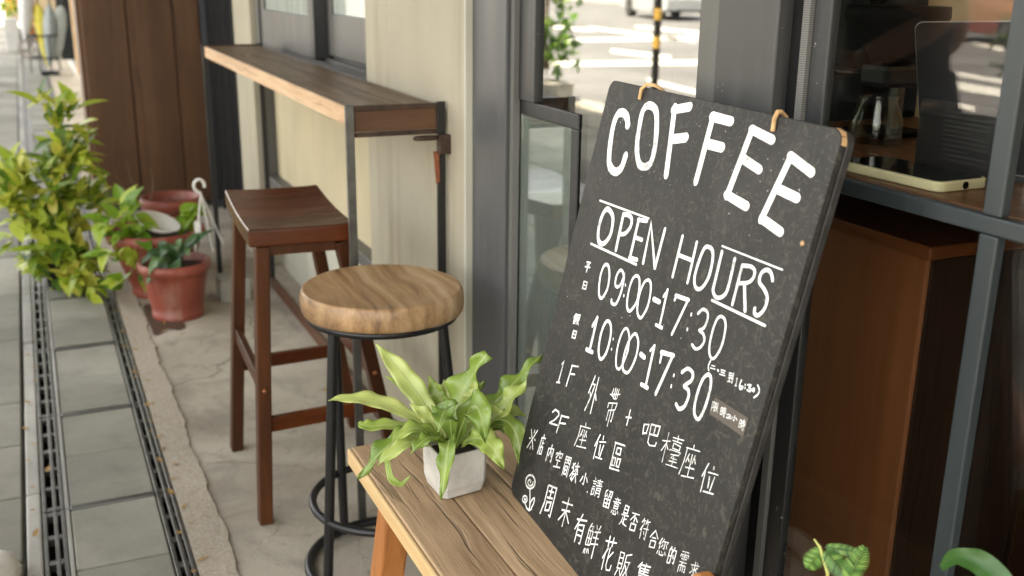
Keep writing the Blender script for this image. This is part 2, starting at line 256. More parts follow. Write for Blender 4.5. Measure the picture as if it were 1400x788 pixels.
 '1000': [(6.12,[(137.4,338.4),(139.4,289.0)]),(5.69,[(129.7,323.0),(137.7,337.8)]),(6.46,[(129.5,287.5),(148.3,289.5)]),(2.84,[(194.8,326.1),(195.1,324.3)]),(2.84,[(196.7,311.7),(197.0,310.0)]),(5.08,[(169.0,343.0),(171.4,343.1),(173.9,342.7),(176.5,341.6),(178.7,339.9),(180.8,337.4),(182.6,334.3),(184.2,330.6),(185.4,326.4),(186.2,321.3),(186.6,315.5),(186.5,309.7),(186.0,304.6),(184.8,300.2),(183.0,296.3),(180.9,293.0),(178.8,290.6),(176.8,289.2),(174.7,288.6),(172.6,288.8),(170.5,289.6),(168.3,291.0),(166.1,293.2),(164.0,296.0),(162.3,299.5),(160.8,304.1),(159.6,309.6),(158.7,315.3),(158.3,320.5),(158.5,325.2),(159.2,329.6),(160.3,333.6),(161.6,336.9),(163.1,339.3),(164.9,341.2),(166.9,342.4),(169.0,343.0)]),(3.82,[(220.5,349.3),(223.4,349.2),(226.6,348.0),(229.8,345.8),(232.5,342.8),(234.7,338.8),(236.6,333.7),(238.0,328.3),(238.8,323.1),(238.6,318.1),(237.7,313.0),(236.4,308.2),(235.1,304.0),(233.8,300.4),(232.4,297.3),(230.8,294.8),(228.9,293.3),(226.6,292.6),(223.9,292.7),(221.1,293.8),(218.7,296.0),(216.4,299.6),(214.3,304.6),(212.5,310.1),(211.3,315.7),(210.8,321.4),(210.9,327.5),(211.4,333.3),(212.4,338.2),(213.8,342.2),(215.7,345.6),(218.0,348.1),(220.5,349.3)]),(4.25,[(246.5,350.1),(249.6,349.8),(253.1,348.1),(256.3,345.5),(258.8,342.4),(260.5,338.6),(261.6,334.0),(262.2,329.0),(262.3,324.1),(261.8,319.1),(260.8,314.0),(259.4,309.1),(257.9,305.0),(256.3,301.7),(254.6,299.1),(252.5,297.1),(250.1,295.9),(247.0,295.3),(243.4,295.4),(239.8,296.4),(237.0,298.4),(235.1,301.8),(233.7,306.4),(232.9,311.6),(232.5,316.7),(232.7,322.0),(233.5,327.7),(234.6,333.1),(236.2,337.8),(238.3,342.0),(240.8,345.8),(243.6,348.6),(246.5,350.1)]),(7.08,[(271.7,330.1),(282.4,329.4)]),(4.78,[(298.1,350.9),(302.9,297.1)]),(4.44,[(292.1,342.1),(298.9,351.2)]),(5.56,[(291.5,295.3),(308.3,296.6)]),(4.47,[(320.5,336.3),(319.4,348.6)]),(6.15,[(317.5,348.7),(345.7,354.1)]),(5.4,[(344.6,354.4),(329.7,296.6)]),(2.88,[(357.6,333.5),(357.9,331.1)]),(2.89,[(358.2,319.5),(358.6,316.9)]),(4.94,[(372.6,341.8),(374.3,343.5),(376.5,346.0),(379.2,348.5),(381.9,350.1),(385.1,350.7),(388.7,350.7),(392.0,350.1),(394.4,349.1),(395.8,347.4),(396.6,345.1),(396.6,342.6),(395.9,340.0),(393.5,337.1),(389.9,334.0),(386.5,331.1),(385.0,329.0),(386.1,328.0),(388.9,327.9),(392.2,327.9),(394.7,327.4),(396.3,326.2),(397.6,324.7),(398.6,322.9),(399.0,320.5),(399.0,317.4),(398.4,313.7),(397.5,309.9),(396.2,306.7),(394.4,304.3),(392.1,302.2),(389.6,300.6),(387.2,299.6),(384.7,299.7),(382.1,300.6),(379.7,301.7),(378.0,302.4)]),(4.54,[(425.1,358.6),(427.0,359.0),(428.9,358.6),(430.7,357.6),(432.2,356.0),(433.5,354.0),(434.6,351.5),(435.5,348.3),(436.2,344.6),(436.6,339.9),(436.8,334.4),(436.7,328.7),(436.3,323.3),(435.5,318.3),(434.5,313.2),(433.1,308.7),(431.6,305.5),(429.9,303.8),(427.9,303.2),(425.8,303.4),(423.9,304.0),(422.0,304.8),(420.1,306.1),(418.4,308.1),(417.0,310.8),(415.9,314.5),(415.1,319.0),(414.6,324.0),(414.4,329.0),(414.6,334.2),(415.1,339.6),(416.0,344.9),(417.1,349.2),(418.8,352.6),(420.9,355.3),(423.1,357.3),(425.1,358.6)])],
 'day labels': [(2.67,[(66.2,402.2),(71.7,403.1),(77.9,404.0)]),(2.09,[(68.8,399.8),(69.2,398.8),(70.0,397.7)]),(2.21,[(75.6,400.8),(75.0,399.6),(74.1,398.0)]),(2.5,[(64.8,394.7),(72.1,395.9),(79.8,397.3)]),(2.39,[(72.2,403.0),(72.6,395.6),(72.2,388.3)]),(2.3,[(72.3,373.8),(72.6,368.5),(72.4,363.0)]),(2.04,[(72.5,374.0),(82.8,375.5),(83.3,365.0)]),(2.15,[(72.5,368.9),(77.8,369.4),(83.1,370.3)]),(2.24,[(72.3,363.6),(77.7,364.3),(83.2,365.1)]),(2.46,[(73.3,323.8),(71.0,320.2),(69.0,316.8)]),(2.67,[(71.6,319.5),(71.3,313.7),(71.6,308.3)]),(2.57,[(75.5,323.3),(75.4,316.3),(75.5,309.6)]),(2.29,[(75.1,323.1),(80.1,324.1),(79.8,320.6),(75.1,319.6)]),(2.28,[(75.7,316.7),(77.3,317.1),(79.2,317.8)]),(2.06,[(75.2,313.9),(77.3,314.5),(80.0,314.9)]),(2.38,[(81.3,324.3),(86.2,325.6),(86.1,321.4),(81.9,320.7)]),(2.03,[(81.3,317.6),(86.9,318.8),(80.5,310.2)]),(2.18,[(81.4,316.8),(84.4,314.2),(87.6,311.2)]),(2.68,[(78.0,299.2),(77.6,293.8),(78.0,288.3)]),(2.55,[(78.2,298.8),(88.0,300.7),(88.2,290.3)]),(2.26,[(78.2,294.2),(83.4,294.9),(87.9,295.6)]),(2.51,[(78.3,288.7),(83.3,289.6),(88.2,290.5)])],
 'first floor line': [(2.71,[(68.2,242.2),(72.2,248.4),(70.8,214.3)]),(2.34,[(65.7,212.5),(70.7,214.3),(75.6,215.8)]),(2.79,[(100.3,252.7),(98.7,235.7),(97.5,218.4)]),(2.52,[(98.7,251.2),(108.9,254.0),(118.4,256.9)]),(2.47,[(99.1,238.5),(107.0,240.8),(114.2,243.0)]),(2.34,[(172.8,262.9),(169.4,248.5),(165.8,234.1)]),(2.31,[(169.7,249.6),(178.2,251.2),(174.8,231.4),(167.6,208.3)]),(2.0,[(170.1,236.9),(172.2,234.0),(174.0,231.4)]),(2.42,[(183.4,264.0),(184.2,237.3),(185.0,210.7)]),(2.44,[(184.2,242.1),(187.8,237.7),(191.1,233.1)]),(1.46,[(224.0,254.7),(236.2,259.5),(248.2,264.2)]),(1.52,[(229.3,265.3),(228.9,260.1),(228.5,254.8)]),(1.64,[(229.0,255.4),(230.7,254.9),(232.5,254.5)]),(1.6,[(234.2,267.6),(234.5,260.3),(234.4,252.8)]),(1.53,[(238.5,268.2),(238.8,260.8),(239.3,253.2)]),(1.27,[(243.2,269.7),(243.0,263.5),(243.2,257.6)]),(1.38,[(234.8,252.7),(239.0,254.4),(243.2,255.8)]),(1.59,[(226.2,236.4),(225.8,242.8),(247.1,250.8),(246.0,240.6)]),(1.47,[(230.3,233.7),(230.6,226.6),(230.7,219.4)]),(1.58,[(230.4,233.8),(243.9,239.7),(243.9,222.7),(241.4,223.3)]),(1.34,[(236.4,245.1),(237.0,229.2),(237.1,213.2)]),(1.9,[(282.9,255.8),(283.5,245.2),(283.7,234.4)]),(2.1,[(277.0,243.0),(283.2,245.3),(289.7,247.6)]),(2.12,[(322.5,252.4),(323.6,246.1),(325.1,239.7)]),(1.7,[(323.1,251.9),(333.3,256.5),(332.0,243.9)]),(2.11,[(325.1,240.6),(329.0,242.5),(333.1,244.3)]),(1.72,[(338.4,257.8),(340.8,235.3),(346.3,233.3),(358.6,237.9),(359.3,242.8)]),(2.06,[(338.3,258.7),(358.4,264.0),(357.9,251.2),(340.5,246.2)]),(1.79,[(348.9,260.5),(349.0,254.7),(348.8,248.9)]),(1.16,[(371.0,250.9),(379.2,253.8),(387.5,257.0)]),(1.06,[(379.9,265.2),(381.0,246.0),(382.2,226.7)]),(1.36,[(381.2,252.6),(377.4,245.4),(373.8,238.5)]),(1.42,[(381.1,250.9),(383.9,248.3),(387.0,246.0)]),(1.25,[(391.1,263.6),(402.8,266.6),(413.8,269.5)]),(1.23,[(400.7,269.9),(401.7,266.2),(402.4,262.7)]),(1.36,[(391.9,260.1),(401.6,262.3),(411.1,264.2)]),(1.39,[(395.6,258.1),(410.6,260.0),(410.1,254.3),(395.9,251.5),(395.6,257.8)]),(1.06,[(391.2,246.2),(391.8,248.1),(413.8,253.1),(412.6,250.3)]),(1.22,[(395.6,243.3),(404.0,246.0),(411.7,248.6)]),(1.03,[(402.0,244.7),(397.2,239.2),(409.9,242.4)]),(1.13,[(402.9,242.8),(403.3,236.9),(403.2,231.0)]),(1.35,[(395.3,234.7),(403.4,237.0),(411.0,239.1)]),(1.05,[(391.0,228.0),(403.5,231.3),(415.9,234.4)]),(1.47,[(436.0,273.1),(436.3,271.1),(436.7,269.2)]),(1.28,[(422.9,264.3),(436.2,267.8),(449.7,271.2)]),(1.19,[(425.0,265.5),(424.9,246.5),(422.0,229.2)]),(1.28,[(431.7,260.2),(430.2,254.5),(428.8,248.5)]),(1.54,[(431.6,254.1),(433.2,253.1),(434.7,251.7)]),(1.2,[(443.6,263.2),(442.3,257.3),(441.3,251.9)]),(1.25,[(444.3,259.1),(445.9,256.8),(447.9,254.4)]),(1.22,[(437.7,262.2),(438.7,248.5),(439.4,234.3)]),(1.44,[(431.4,242.9),(439.6,245.3),(448.1,248.0)]),(1.38,[(427.6,230.1),(439.9,234.1),(452.3,238.3)]),(1.42,[(472.2,266.5),(469.2,257.3),(466.2,247.6)]),(1.53,[(469.9,255.9),(470.8,243.2),(471.6,230.4)]),(1.34,[(482.9,267.1),(483.5,265.5),(483.7,263.7)]),(1.48,[(475.8,257.0),(484.7,259.6),(493.7,261.9)]),(1.54,[(480.1,253.4),(481.3,247.0),(482.5,240.6)]),(1.45,[(489.2,257.2),(488.2,248.2),(487.4,239.0)]),(1.64,[(476.3,233.3),(485.8,236.2),(495.2,238.9)])],
 'second floor line': [(2.68,[(75.9,168.0),(82.5,174.8),(94.6,175.9),(97.4,171.7),(89.0,161.5),(75.1,150.1)]),(2.4,[(74.9,150.0),(88.0,153.5),(100.2,157.0)]),(2.46,[(106.2,175.6),(104.8,161.3),(103.0,146.5)]),(2.56,[(104.8,174.3),(116.4,177.4),(128.2,180.9)]),(2.57,[(104.2,162.4),(114.0,165.7),(123.0,168.9)]),(1.8,[(180.0,194.1),(180.6,192.2),(180.8,190.1)]),(1.57,[(166.6,184.1),(181.1,188.1),(195.6,192.1)]),(1.8,[(168.4,184.2),(168.3,168.3),(163.7,152.2)]),(2.05,[(176.5,182.4),(174.7,176.5),(172.4,170.3)]),(1.78,[(175.9,175.7),(176.9,174.8),(178.2,173.9)]),(1.9,[(187.7,184.5),(186.5,179.6),(185.2,174.7)]),(1.71,[(187.7,180.2),(189.7,178.7),(191.3,177.0)]),(1.62,[(181.8,184.0),(181.7,170.5),(182.0,157.6)]),(1.84,[(174.5,166.0),(183.1,169.0),(191.7,172.2)]),(1.87,[(170.1,154.4),(183.6,158.7),(196.9,162.9)]),(2.43,[(225.5,195.6),(222.4,186.0),(218.9,176.4)]),(1.96,[(223.4,185.1),(223.4,172.2),(223.7,159.2)]),(2.3,[(235.1,197.6),(235.5,195.1),(236.1,192.9)]),(1.81,[(228.7,186.4),(236.8,189.9),(244.4,192.8)]),(2.42,[(232.5,183.4),(233.4,176.6),(234.7,169.9)]),(2.28,[(241.1,186.6),(239.5,177.6),(238.3,168.3)]),(2.18,[(227.8,163.6),(236.6,165.9),(245.3,168.3)]),(2.18,[(267.1,202.5),(279.3,205.6),(292.1,208.8)]),(1.77,[(268.3,202.5),(269.1,184.4),(269.6,166.1)]),(2.17,[(269.0,166.3),(281.0,169.8),(293.2,173.4)]),(2.29,[(275.3,198.6),(285.2,201.3),(286.0,192.9),(275.6,190.8),(275.4,198.6)]),(1.73,[(272.4,183.1),(278.0,184.5),(278.8,174.1),(272.4,171.9),(271.8,183.6)]),(2.19,[(283.4,186.1),(290.2,188.4),(290.0,177.2),(283.7,175.8),(282.9,186.3)])],
 'notice line': [(2.5,[(22.2,116.8),(32.7,104.5),(42.6,92.1)]),(2.38,[(43.0,124.1),(32.9,105.4),(22.2,86.3)]),(2.2,[(33.4,120.7),(33.7,118.3),(33.2,115.9)]),(2.14,[(32.8,93.0),(33.2,90.7),(33.0,88.4)]),(2.59,[(22.6,103.0),(23.8,103.1),(25.6,103.8)]),(2.52,[(40.0,108.0),(41.5,107.7),(43.4,107.8)]),(2.3,[(67.9,127.5),(68.1,125.6),(68.2,123.9)]),(2.02,[(62.1,120.0),(68.1,122.2),(74.7,124.3)]),(2.27,[(63.1,121.0),(62.2,106.0),(60.2,92.7)]),(1.94,[(68.9,119.0),(68.4,113.6),(68.7,108.2)]),(2.04,[(69.0,114.6),(71.0,115.2),(73.2,115.7)]),(2.17,[(65.7,107.0),(72.5,109.0),(72.6,97.8),(65.9,95.5),(65.9,106.7)]),(2.38,[(92.3,116.2),(91.8,105.9),(91.7,95.7)]),(2.08,[(92.1,116.2),(107.8,121.4),(107.8,100.4),(105.3,101.4)]),(2.3,[(100.1,125.0),(99.4,113.7),(95.3,105.1)]),(2.2,[(100.4,115.0),(102.9,111.6),(105.2,108.2)]),(2.03,[(127.5,127.3),(127.9,126.6),(128.7,125.8)]),(1.94,[(118.2,117.5),(118.8,120.6),(138.1,127.2),(137.3,122.8)]),(2.3,[(125.6,121.8),(122.9,117.4),(120.7,113.3)]),(2.21,[(130.3,122.4),(130.7,117.9),(137.0,120.5)]),(1.84,[(122.0,111.0),(128.3,112.7),(134.7,114.4)]),(2.32,[(128.0,112.4),(128.2,107.4),(128.4,102.3)]),(2.18,[(118.8,99.0),(128.6,102.5),(138.7,105.9)]),(1.75,[(149.7,128.5),(150.0,113.9),(150.1,99.6)]),(1.81,[(149.4,128.9),(155.9,130.6),(155.7,121.5),(149.4,119.2)]),(1.88,[(149.4,123.9),(152.6,125.1),(155.8,126.5)]),(2.21,[(158.4,131.5),(158.7,127.4),(158.8,122.9)]),(1.71,[(158.4,131.0),(164.5,133.1),(164.9,103.6),(163.5,105.2)]),(1.91,[(158.8,127.0),(161.7,127.9),(164.7,128.8)]),(1.95,[(158.4,122.3),(162.1,123.0),(165.2,123.9)]),(2.19,[(153.8,115.7),(160.5,117.6),(160.7,105.6),(154.0,103.5),(153.5,115.8)]),(1.94,[(153.6,109.6),(157.4,110.9),(160.7,111.6)]),(2.1,[(179.3,131.8),(176.1,126.7),(173.3,121.6)]),(2.07,[(174.4,129.2),(179.0,119.9),(178.7,106.2),(175.5,106.9)]),(1.68,[(178.1,118.0),(175.0,113.1),(172.3,108.3)]),(2.13,[(181.6,127.7),(187.0,130.2),(192.4,132.4)]),(1.9,[(181.0,115.6),(187.2,118.3),(192.8,120.8)]),(1.78,[(186.9,136.1),(187.1,118.4),(180.8,104.7)]),(1.8,[(187.3,118.6),(190.4,113.3),(192.9,108.0)]),(1.82,[(183.8,125.1),(183.4,122.6),(182.8,120.3)]),(1.97,[(189.5,127.4),(190.5,125.2),(191.7,123.0)]),(1.85,[(214.2,132.5),(214.8,115.6),(211.3,115.6)]),(2.08,[(208.7,125.4),(206.8,120.6),(204.3,115.7)]),(1.7,[(218.7,128.3),(221.2,125.9),(223.8,123.3)]),(1.82,[(229.7,112.0),(230.1,111.9),(230.0,111.4)]),(1.45,[(242.3,139.2),(242.9,138.0),(243.7,136.8)]),(1.39,[(238.8,132.7),(243.0,134.1),(247.6,135.7)]),(1.49,[(240.8,129.9),(243.8,130.9),(246.6,132.0)]),(1.27,[(240.6,125.3),(243.5,126.4),(246.3,127.5)]),(1.57,[(240.1,122.3),(246.7,124.2),(246.6,116.4),(240.9,113.3),(240.8,121.7)]),(1.51,[(249.8,138.4),(256.4,140.4),(262.9,142.5)]),(1.25,[(250.2,135.3),(256.0,137.0),(261.6,138.2)]),(1.47,[(255.5,142.2),(255.8,137.7),(255.7,132.8)]),(1.62,[(248.9,130.7),(256.5,133.5),(263.5,136.1)]),(1.48,[(251.8,128.1),(251.4,122.0),(251.6,116.4)]),(1.43,[(252.0,128.3),(261.0,131.6),(261.6,119.5),(259.0,118.6)]),(1.4,[(252.0,125.4),(256.7,126.6),(261.1,128.0)]),(1.56,[(251.9,121.0),(256.6,122.6),(261.5,124.1)]),(1.62,[(279.9,139.0),(276.2,135.6),(276.4,128.1)]),(1.54,[(276.9,127.9),(279.4,130.5),(281.6,132.9)]),(1.51,[(280.2,134.1),(281.5,132.1),(283.2,130.3)]),(1.81,[(285.0,139.5),(292.7,142.0),(292.1,133.0),(289.6,133.8)]),(1.91,[(287.9,140.3),(287.1,135.6),(285.8,130.8)]),(1.85,[(277.1,125.3),(291.2,129.7),(291.8,118.6),(278.1,114.7),(277.4,125.1)]),(1.69,[(277.6,119.3),(284.2,121.7),(291.2,124.1)]),(1.84,[(284.6,127.8),(284.9,122.2),(284.7,116.3)]),(1.31,[(307.9,141.4),(308.3,140.9),(308.6,140.3)]),(1.24,[(302.4,137.3),(309.0,139.4),(315.3,141.6)]),(1.18,[(306.1,136.9),(306.5,136.5),(307.1,136.0)]),(1.4,[(311.3,138.8),(310.9,137.4),(309.9,136.1)]),(1.45,[(299.8,132.1),(308.9,135.4),(317.7,138.5)]),(1.4,[(304.3,131.8),(313.5,134.2),(313.7,128.0),(304.5,125.0),(303.8,131.6)]),(1.35,[(303.9,128.2),(308.9,129.8),(313.6,131.3)]),(1.21,[(302.2,121.5),(301.5,118.7),(300.7,116.3)]),(1.44,[(305.5,122.3),(305.8,117.1),(312.3,119.3),(313.0,122.1)]),(1.32,[(309.1,123.8),(309.6,122.6),(310.4,121.7)]),(1.18,[(314.7,125.8),(316.0,124.3),(317.4,123.0)]),(1.73,[(329.8,141.7),(338.5,143.6),(338.7,134.2),(330.0,131.1),(330.1,141.7)]),(1.44,[(329.8,136.6),(333.9,137.4),(338.4,138.6)]),(1.62,[(326.7,127.3),(335.0,130.0),(342.6,132.5)]),(1.81,[(334.5,129.2),(334.5,123.4),(335.0,117.6)]),(1.46,[(334.8,124.2),(337.4,125.5),(340.1,127.1)]),(1.46,[(330.9,125.3),(330.1,119.3),(326.7,113.0)]),(1.66,[(329.6,120.3),(334.7,117.9),(343.1,118.8)]),(1.37,[(349.7,141.0),(357.7,143.7),(365.7,146.2)]),(1.46,[(358.3,143.6),(353.7,137.3),(349.3,131.0)]),(1.74,[(357.8,139.3),(357.7,135.7),(357.7,132.3)]),(1.73,[(359.1,139.3),(362.3,137.7),(365.5,135.9)]),(1.72,[(352.6,128.0),(363.7,131.4),(363.9,123.0),(352.7,119.4),(352.8,128.0)]),(1.28,[(378.9,148.2),(377.5,144.8),(375.6,141.3)]),(1.13,[(377.9,145.1),(380.7,146.0),(382.9,146.9)]),(1.27,[(379.7,144.2),(380.2,142.8),(380.9,141.5)]),(1.34,[(386.3,150.3),(385.4,146.8),(384.4,143.4)]),(1.24,[(386.1,146.8),(389.4,148.6),(392.4,150.1)]),(1.34,[(387.9,146.9),(388.6,145.7),(389.4,144.4)]),(1.35,[(379.9,139.8),(377.7,135.3),(375.8,130.8)]),(1.02,[(378.3,134.8),(378.7,128.0),(379.3,121.1)]),(1.08,[(382.3,136.1),(387.7,138.0),(392.9,140.0)]),(1.12,[(389.2,142.8),(390.2,124.8),(387.3,125.7)]),(1.13,[(384.0,132.9),(385.0,131.4),(385.8,129.7)]),(1.54,[(407.9,147.0),(404.1,140.5),(400.3,134.2)]),(1.32,[(408.1,146.6),(412.8,143.5),(417.1,140.3)]),(1.39,[(404.9,135.9),(408.9,137.3),(412.6,138.5)]),(1.52,[(404.1,131.6),(414.1,135.2),(414.2,126.7),(403.9,122.9),(403.8,131.7)]),(1.22,[(425.4,146.1),(423.6,141.3),(421.7,136.3)]),(1.25,[(423.9,140.9),(424.3,136.2),(424.6,131.2)]),(0.99,[(430.1,147.3),(428.6,143.5),(427.0,139.9)]),(1.08,[(429.0,143.3),(439.4,147.5),(437.6,143.9)]),(1.08,[(433.6,144.8),(433.8,135.8),(431.9,135.8)]),(1.03,[(430.1,139.5),(429.1,137.3),(427.7,135.1)]),(1.02,[(436.6,142.2),(438.1,140.8),(439.3,139.1)]),(1.16,[(423.5,128.4),(423.0,126.0),(422.4,123.8)]),(1.23,[(426.7,129.2),(427.3,125.4),(434.6,127.4),(435.8,130.0)]),(0.94,[(430.5,131.0),(431.6,130.2),(432.2,129.3)]),(1.24,[(437.2,133.3),(438.7,132.1),(439.8,130.7)]),(1.36,[(447.9,146.9),(447.4,145.2),(447.0,143.1)]),(1.23,[(445.7,142.5),(445.8,133.6),(446.2,124.7)]),(1.46,[(445.7,142.3),(450.9,144.8),(451.6,127.0),(446.4,125.1)]),(1.24,[(446.0,134.2),(448.7,135.2),(451.6,136.4)]),(1.24,[(454.3,149.0),(453.3,145.1),(452.1,141.0)]),(1.32,[(453.3,145.1),(458.7,146.5),(459.1,130.1),(456.8,130.7)]),(1.51,[(454.0,138.9),(455.2,137.0),(456.1,135.2)]),(0.89,[(469.8,152.9),(476.1,155.2),(482.4,157.2)]),(1.13,[(469.0,145.9),(469.0,148.5),(483.3,154.2),(482.9,150.3)]),(0.92,[(476.0,154.8),(475.9,149.6),(476.2,144.4)]),(0.95,[(471.6,148.0),(472.9,147.6),(474.1,147.4)]),(0.94,[(471.5,144.7),(472.9,144.8),(474.0,144.7)]),(1.07,[(477.6,150.1),(478.7,150.0),(480.4,150.0)]),(1.13,[(477.9,147.0),(479.4,147.4),(480.9,147.4)]),(0.98,[(469.5,139.5),(476.4,141.8),(483.3,144.2)]),(0.96,[(475.5,141.5),(475.0,139.4),(474.1,137.3)]),(0.99,[(470.7,126.6),(470.6,135.7),(482.4,140.1),(483.1,132.2),(481.8,132.3)]),(0.99,[(474.5,137.2),(474.8,133.7),(474.9,130.0)]),(1.0,[(478.6,139.0),(478.7,134.9),(478.7,131.1)]),(1.06,[(491.9,147.8),(499.3,150.9),(506.6,153.7)]),(1.21,[(498.7,155.0),(499.8,137.6),(497.9,137.6)]),(1.19,[(494.5,146.4),(495.6,145.5),(496.6,144.5)]),(1.09,[(498.4,144.9),(495.9,141.5),(493.0,137.9)]),(1.25,[(504.7,150.5),(502.9,148.2),(500.9,145.6)]),(1.24,[(500.3,146.9),(503.9,144.7),(507.5,142.4)]),(1.12,[(502.2,155.3),(503.2,154.3),(503.9,153.5)])],
 'weekend flowers line': [(3.02,[(119.0,67.6),(119.7,40.9),(114.7,20.2)]),(2.72,[(119.7,68.8),(145.2,75.8),(146.0,30.2),(141.2,30.8)]),(2.87,[(125.4,61.7),(132.0,64.0),(138.9,66.2)]),(2.56,[(131.8,70.4),(132.3,62.7),(132.2,54.8)]),(2.84,[(124.6,51.3),(132.1,54.0),(140.2,56.9)]),(2.77,[(126.3,44.1),(139.3,50.2),(138.4,36.7),(126.5,31.2),(126.3,45.9)]),(2.3,[(171.5,67.2),(186.6,71.8),(200.9,76.5)]),(2.72,[(175.3,56.5),(186.4,60.9),(197.5,65.0)]),(2.19,[(186.6,81.2),(187.2,58.9),(186.9,36.5)]),(2.45,[(186.0,59.3),(179.2,49.3),(172.0,39.0)]),(2.48,[(186.5,60.7),(194.4,54.9),(202.2,49.1)]),(2.77,[(222.9,66.4),(235.5,71.4),(248.5,76.6)]),(2.08,[(234.7,79.8),(229.0,65.6),(222.8,51.3)]),(2.2,[(229.6,61.8),(230.1,48.3),(230.4,35.1)]),(2.15,[(230.3,61.6),(244.9,68.0),(245.3,40.2),(242.0,39.7)]),(2.55,[(230.1,54.7),(237.5,56.7),(245.1,59.2)]),(2.64,[(230.4,46.8),(237.7,49.1),(245.3,51.2)]),(1.86,[(264.1,81.4),(261.8,76.2),(259.6,70.9)]),(1.89,[(263.8,76.8),(269.5,79.4),(267.8,74.0)]),(1.63,[(260.0,68.7),(260.0,58.7),(259.7,48.5)]),(1.8,[(259.0,68.9),(271.2,72.6),(271.3,52.4),(260.1,47.5)]),(1.92,[(259.7,58.0),(265.1,59.7),(271.2,61.7)]),(1.76,[(264.8,71.3),(265.6,60.6),(266.0,50.0)]),(1.7,[(260.7,41.6),(259.9,37.7),(259.6,34.3)]),(1.73,[(262.8,42.6),(263.1,39.1),(263.8,36.1)]),(2.04,[(267.3,44.2),(267.8,41.7),(267.8,39.1)]),(1.93,[(269.9,45.9),(271.5,43.4),(272.8,40.9)]),(1.61,[(276.6,84.9),(277.9,82.8),(279.4,80.6)]),(1.6,[(286.5,88.8),(285.4,85.3),(283.7,81.8)]),(1.86,[(275.5,74.1),(282.1,77.5),(288.9,80.8)]),(2.01,[(275.3,66.2),(281.6,68.4),(287.9,70.9)]),(1.74,[(273.7,55.2),(282.1,59.7),(290.1,63.6)]),(2.05,[(282.1,76.5),(283.0,57.9),(283.4,39.3)]),(2.12,[(307.3,78.6),(319.9,83.5),(332.6,88.8)]),(2.47,[(314.2,88.8),(314.4,81.7),(315.1,74.6)]),(2.03,[(323.8,91.4),(324.0,85.0),(323.7,78.6)]),(2.14,[(316.5,72.5),(312.8,63.2),(309.1,54.2)]),(1.97,[(313.1,62.9),(313.4,51.4),(314.1,40.3)]),(1.87,[(330.3,74.2),(326.0,67.2),(321.8,60.0)]),(1.97,[(321.3,75.8),(321.6,50.2),(325.1,45.6),(333.0,49.3),(333.8,57.0)]),(1.46,[(347.4,84.5),(348.0,73.6),(348.5,62.6)]),(1.46,[(347.5,84.2),(356.3,87.1),(357.2,65.8),(347.6,61.6)]),(1.57,[(347.4,76.4),(351.7,78.2),(355.9,79.8)]),(1.86,[(347.7,68.8),(352.1,70.5),(356.7,72.0)]),(1.47,[(350.3,61.1),(348.5,55.8),(347.2,50.6)]),(1.59,[(354.5,62.3),(356.5,59.7),(358.9,56.9)]),(1.61,[(372.8,94.4),(367.5,90.7),(361.7,87.0)]),(1.63,[(362.1,87.3),(362.6,70.1),(359.7,54.2)]),(1.6,[(364.0,78.6),(372.3,82.9),(369.8,71.2),(363.1,55.1)]),(1.73,[(364.8,74.6),(370.0,67.9),(375.1,61.2)]),(1.82,[(398.8,98.2),(395.5,93.0),(392.4,88.0)]),(2.17,[(397.1,93.1),(397.4,87.8),(397.6,82.2)]),(1.74,[(407.7,101.1),(408.1,100.2),(408.3,99.4)]),(1.96,[(397.3,94.0),(407.6,98.2),(417.6,102.1)]),(1.73,[(397.3,89.8),(407.2,93.5),(416.5,97.1)]),(1.68,[(397.9,86.3),(407.2,90.0),(416.0,93.7)]),(2.1,[(407.5,97.5),(407.4,92.1),(407.6,86.7)]),(2.0,[(397.8,83.2),(408.5,86.8),(419.1,90.6)]),(1.64,[(398.3,80.1),(415.3,86.3),(415.9,78.9),(399.7,73.1),(399.0,79.8)])],
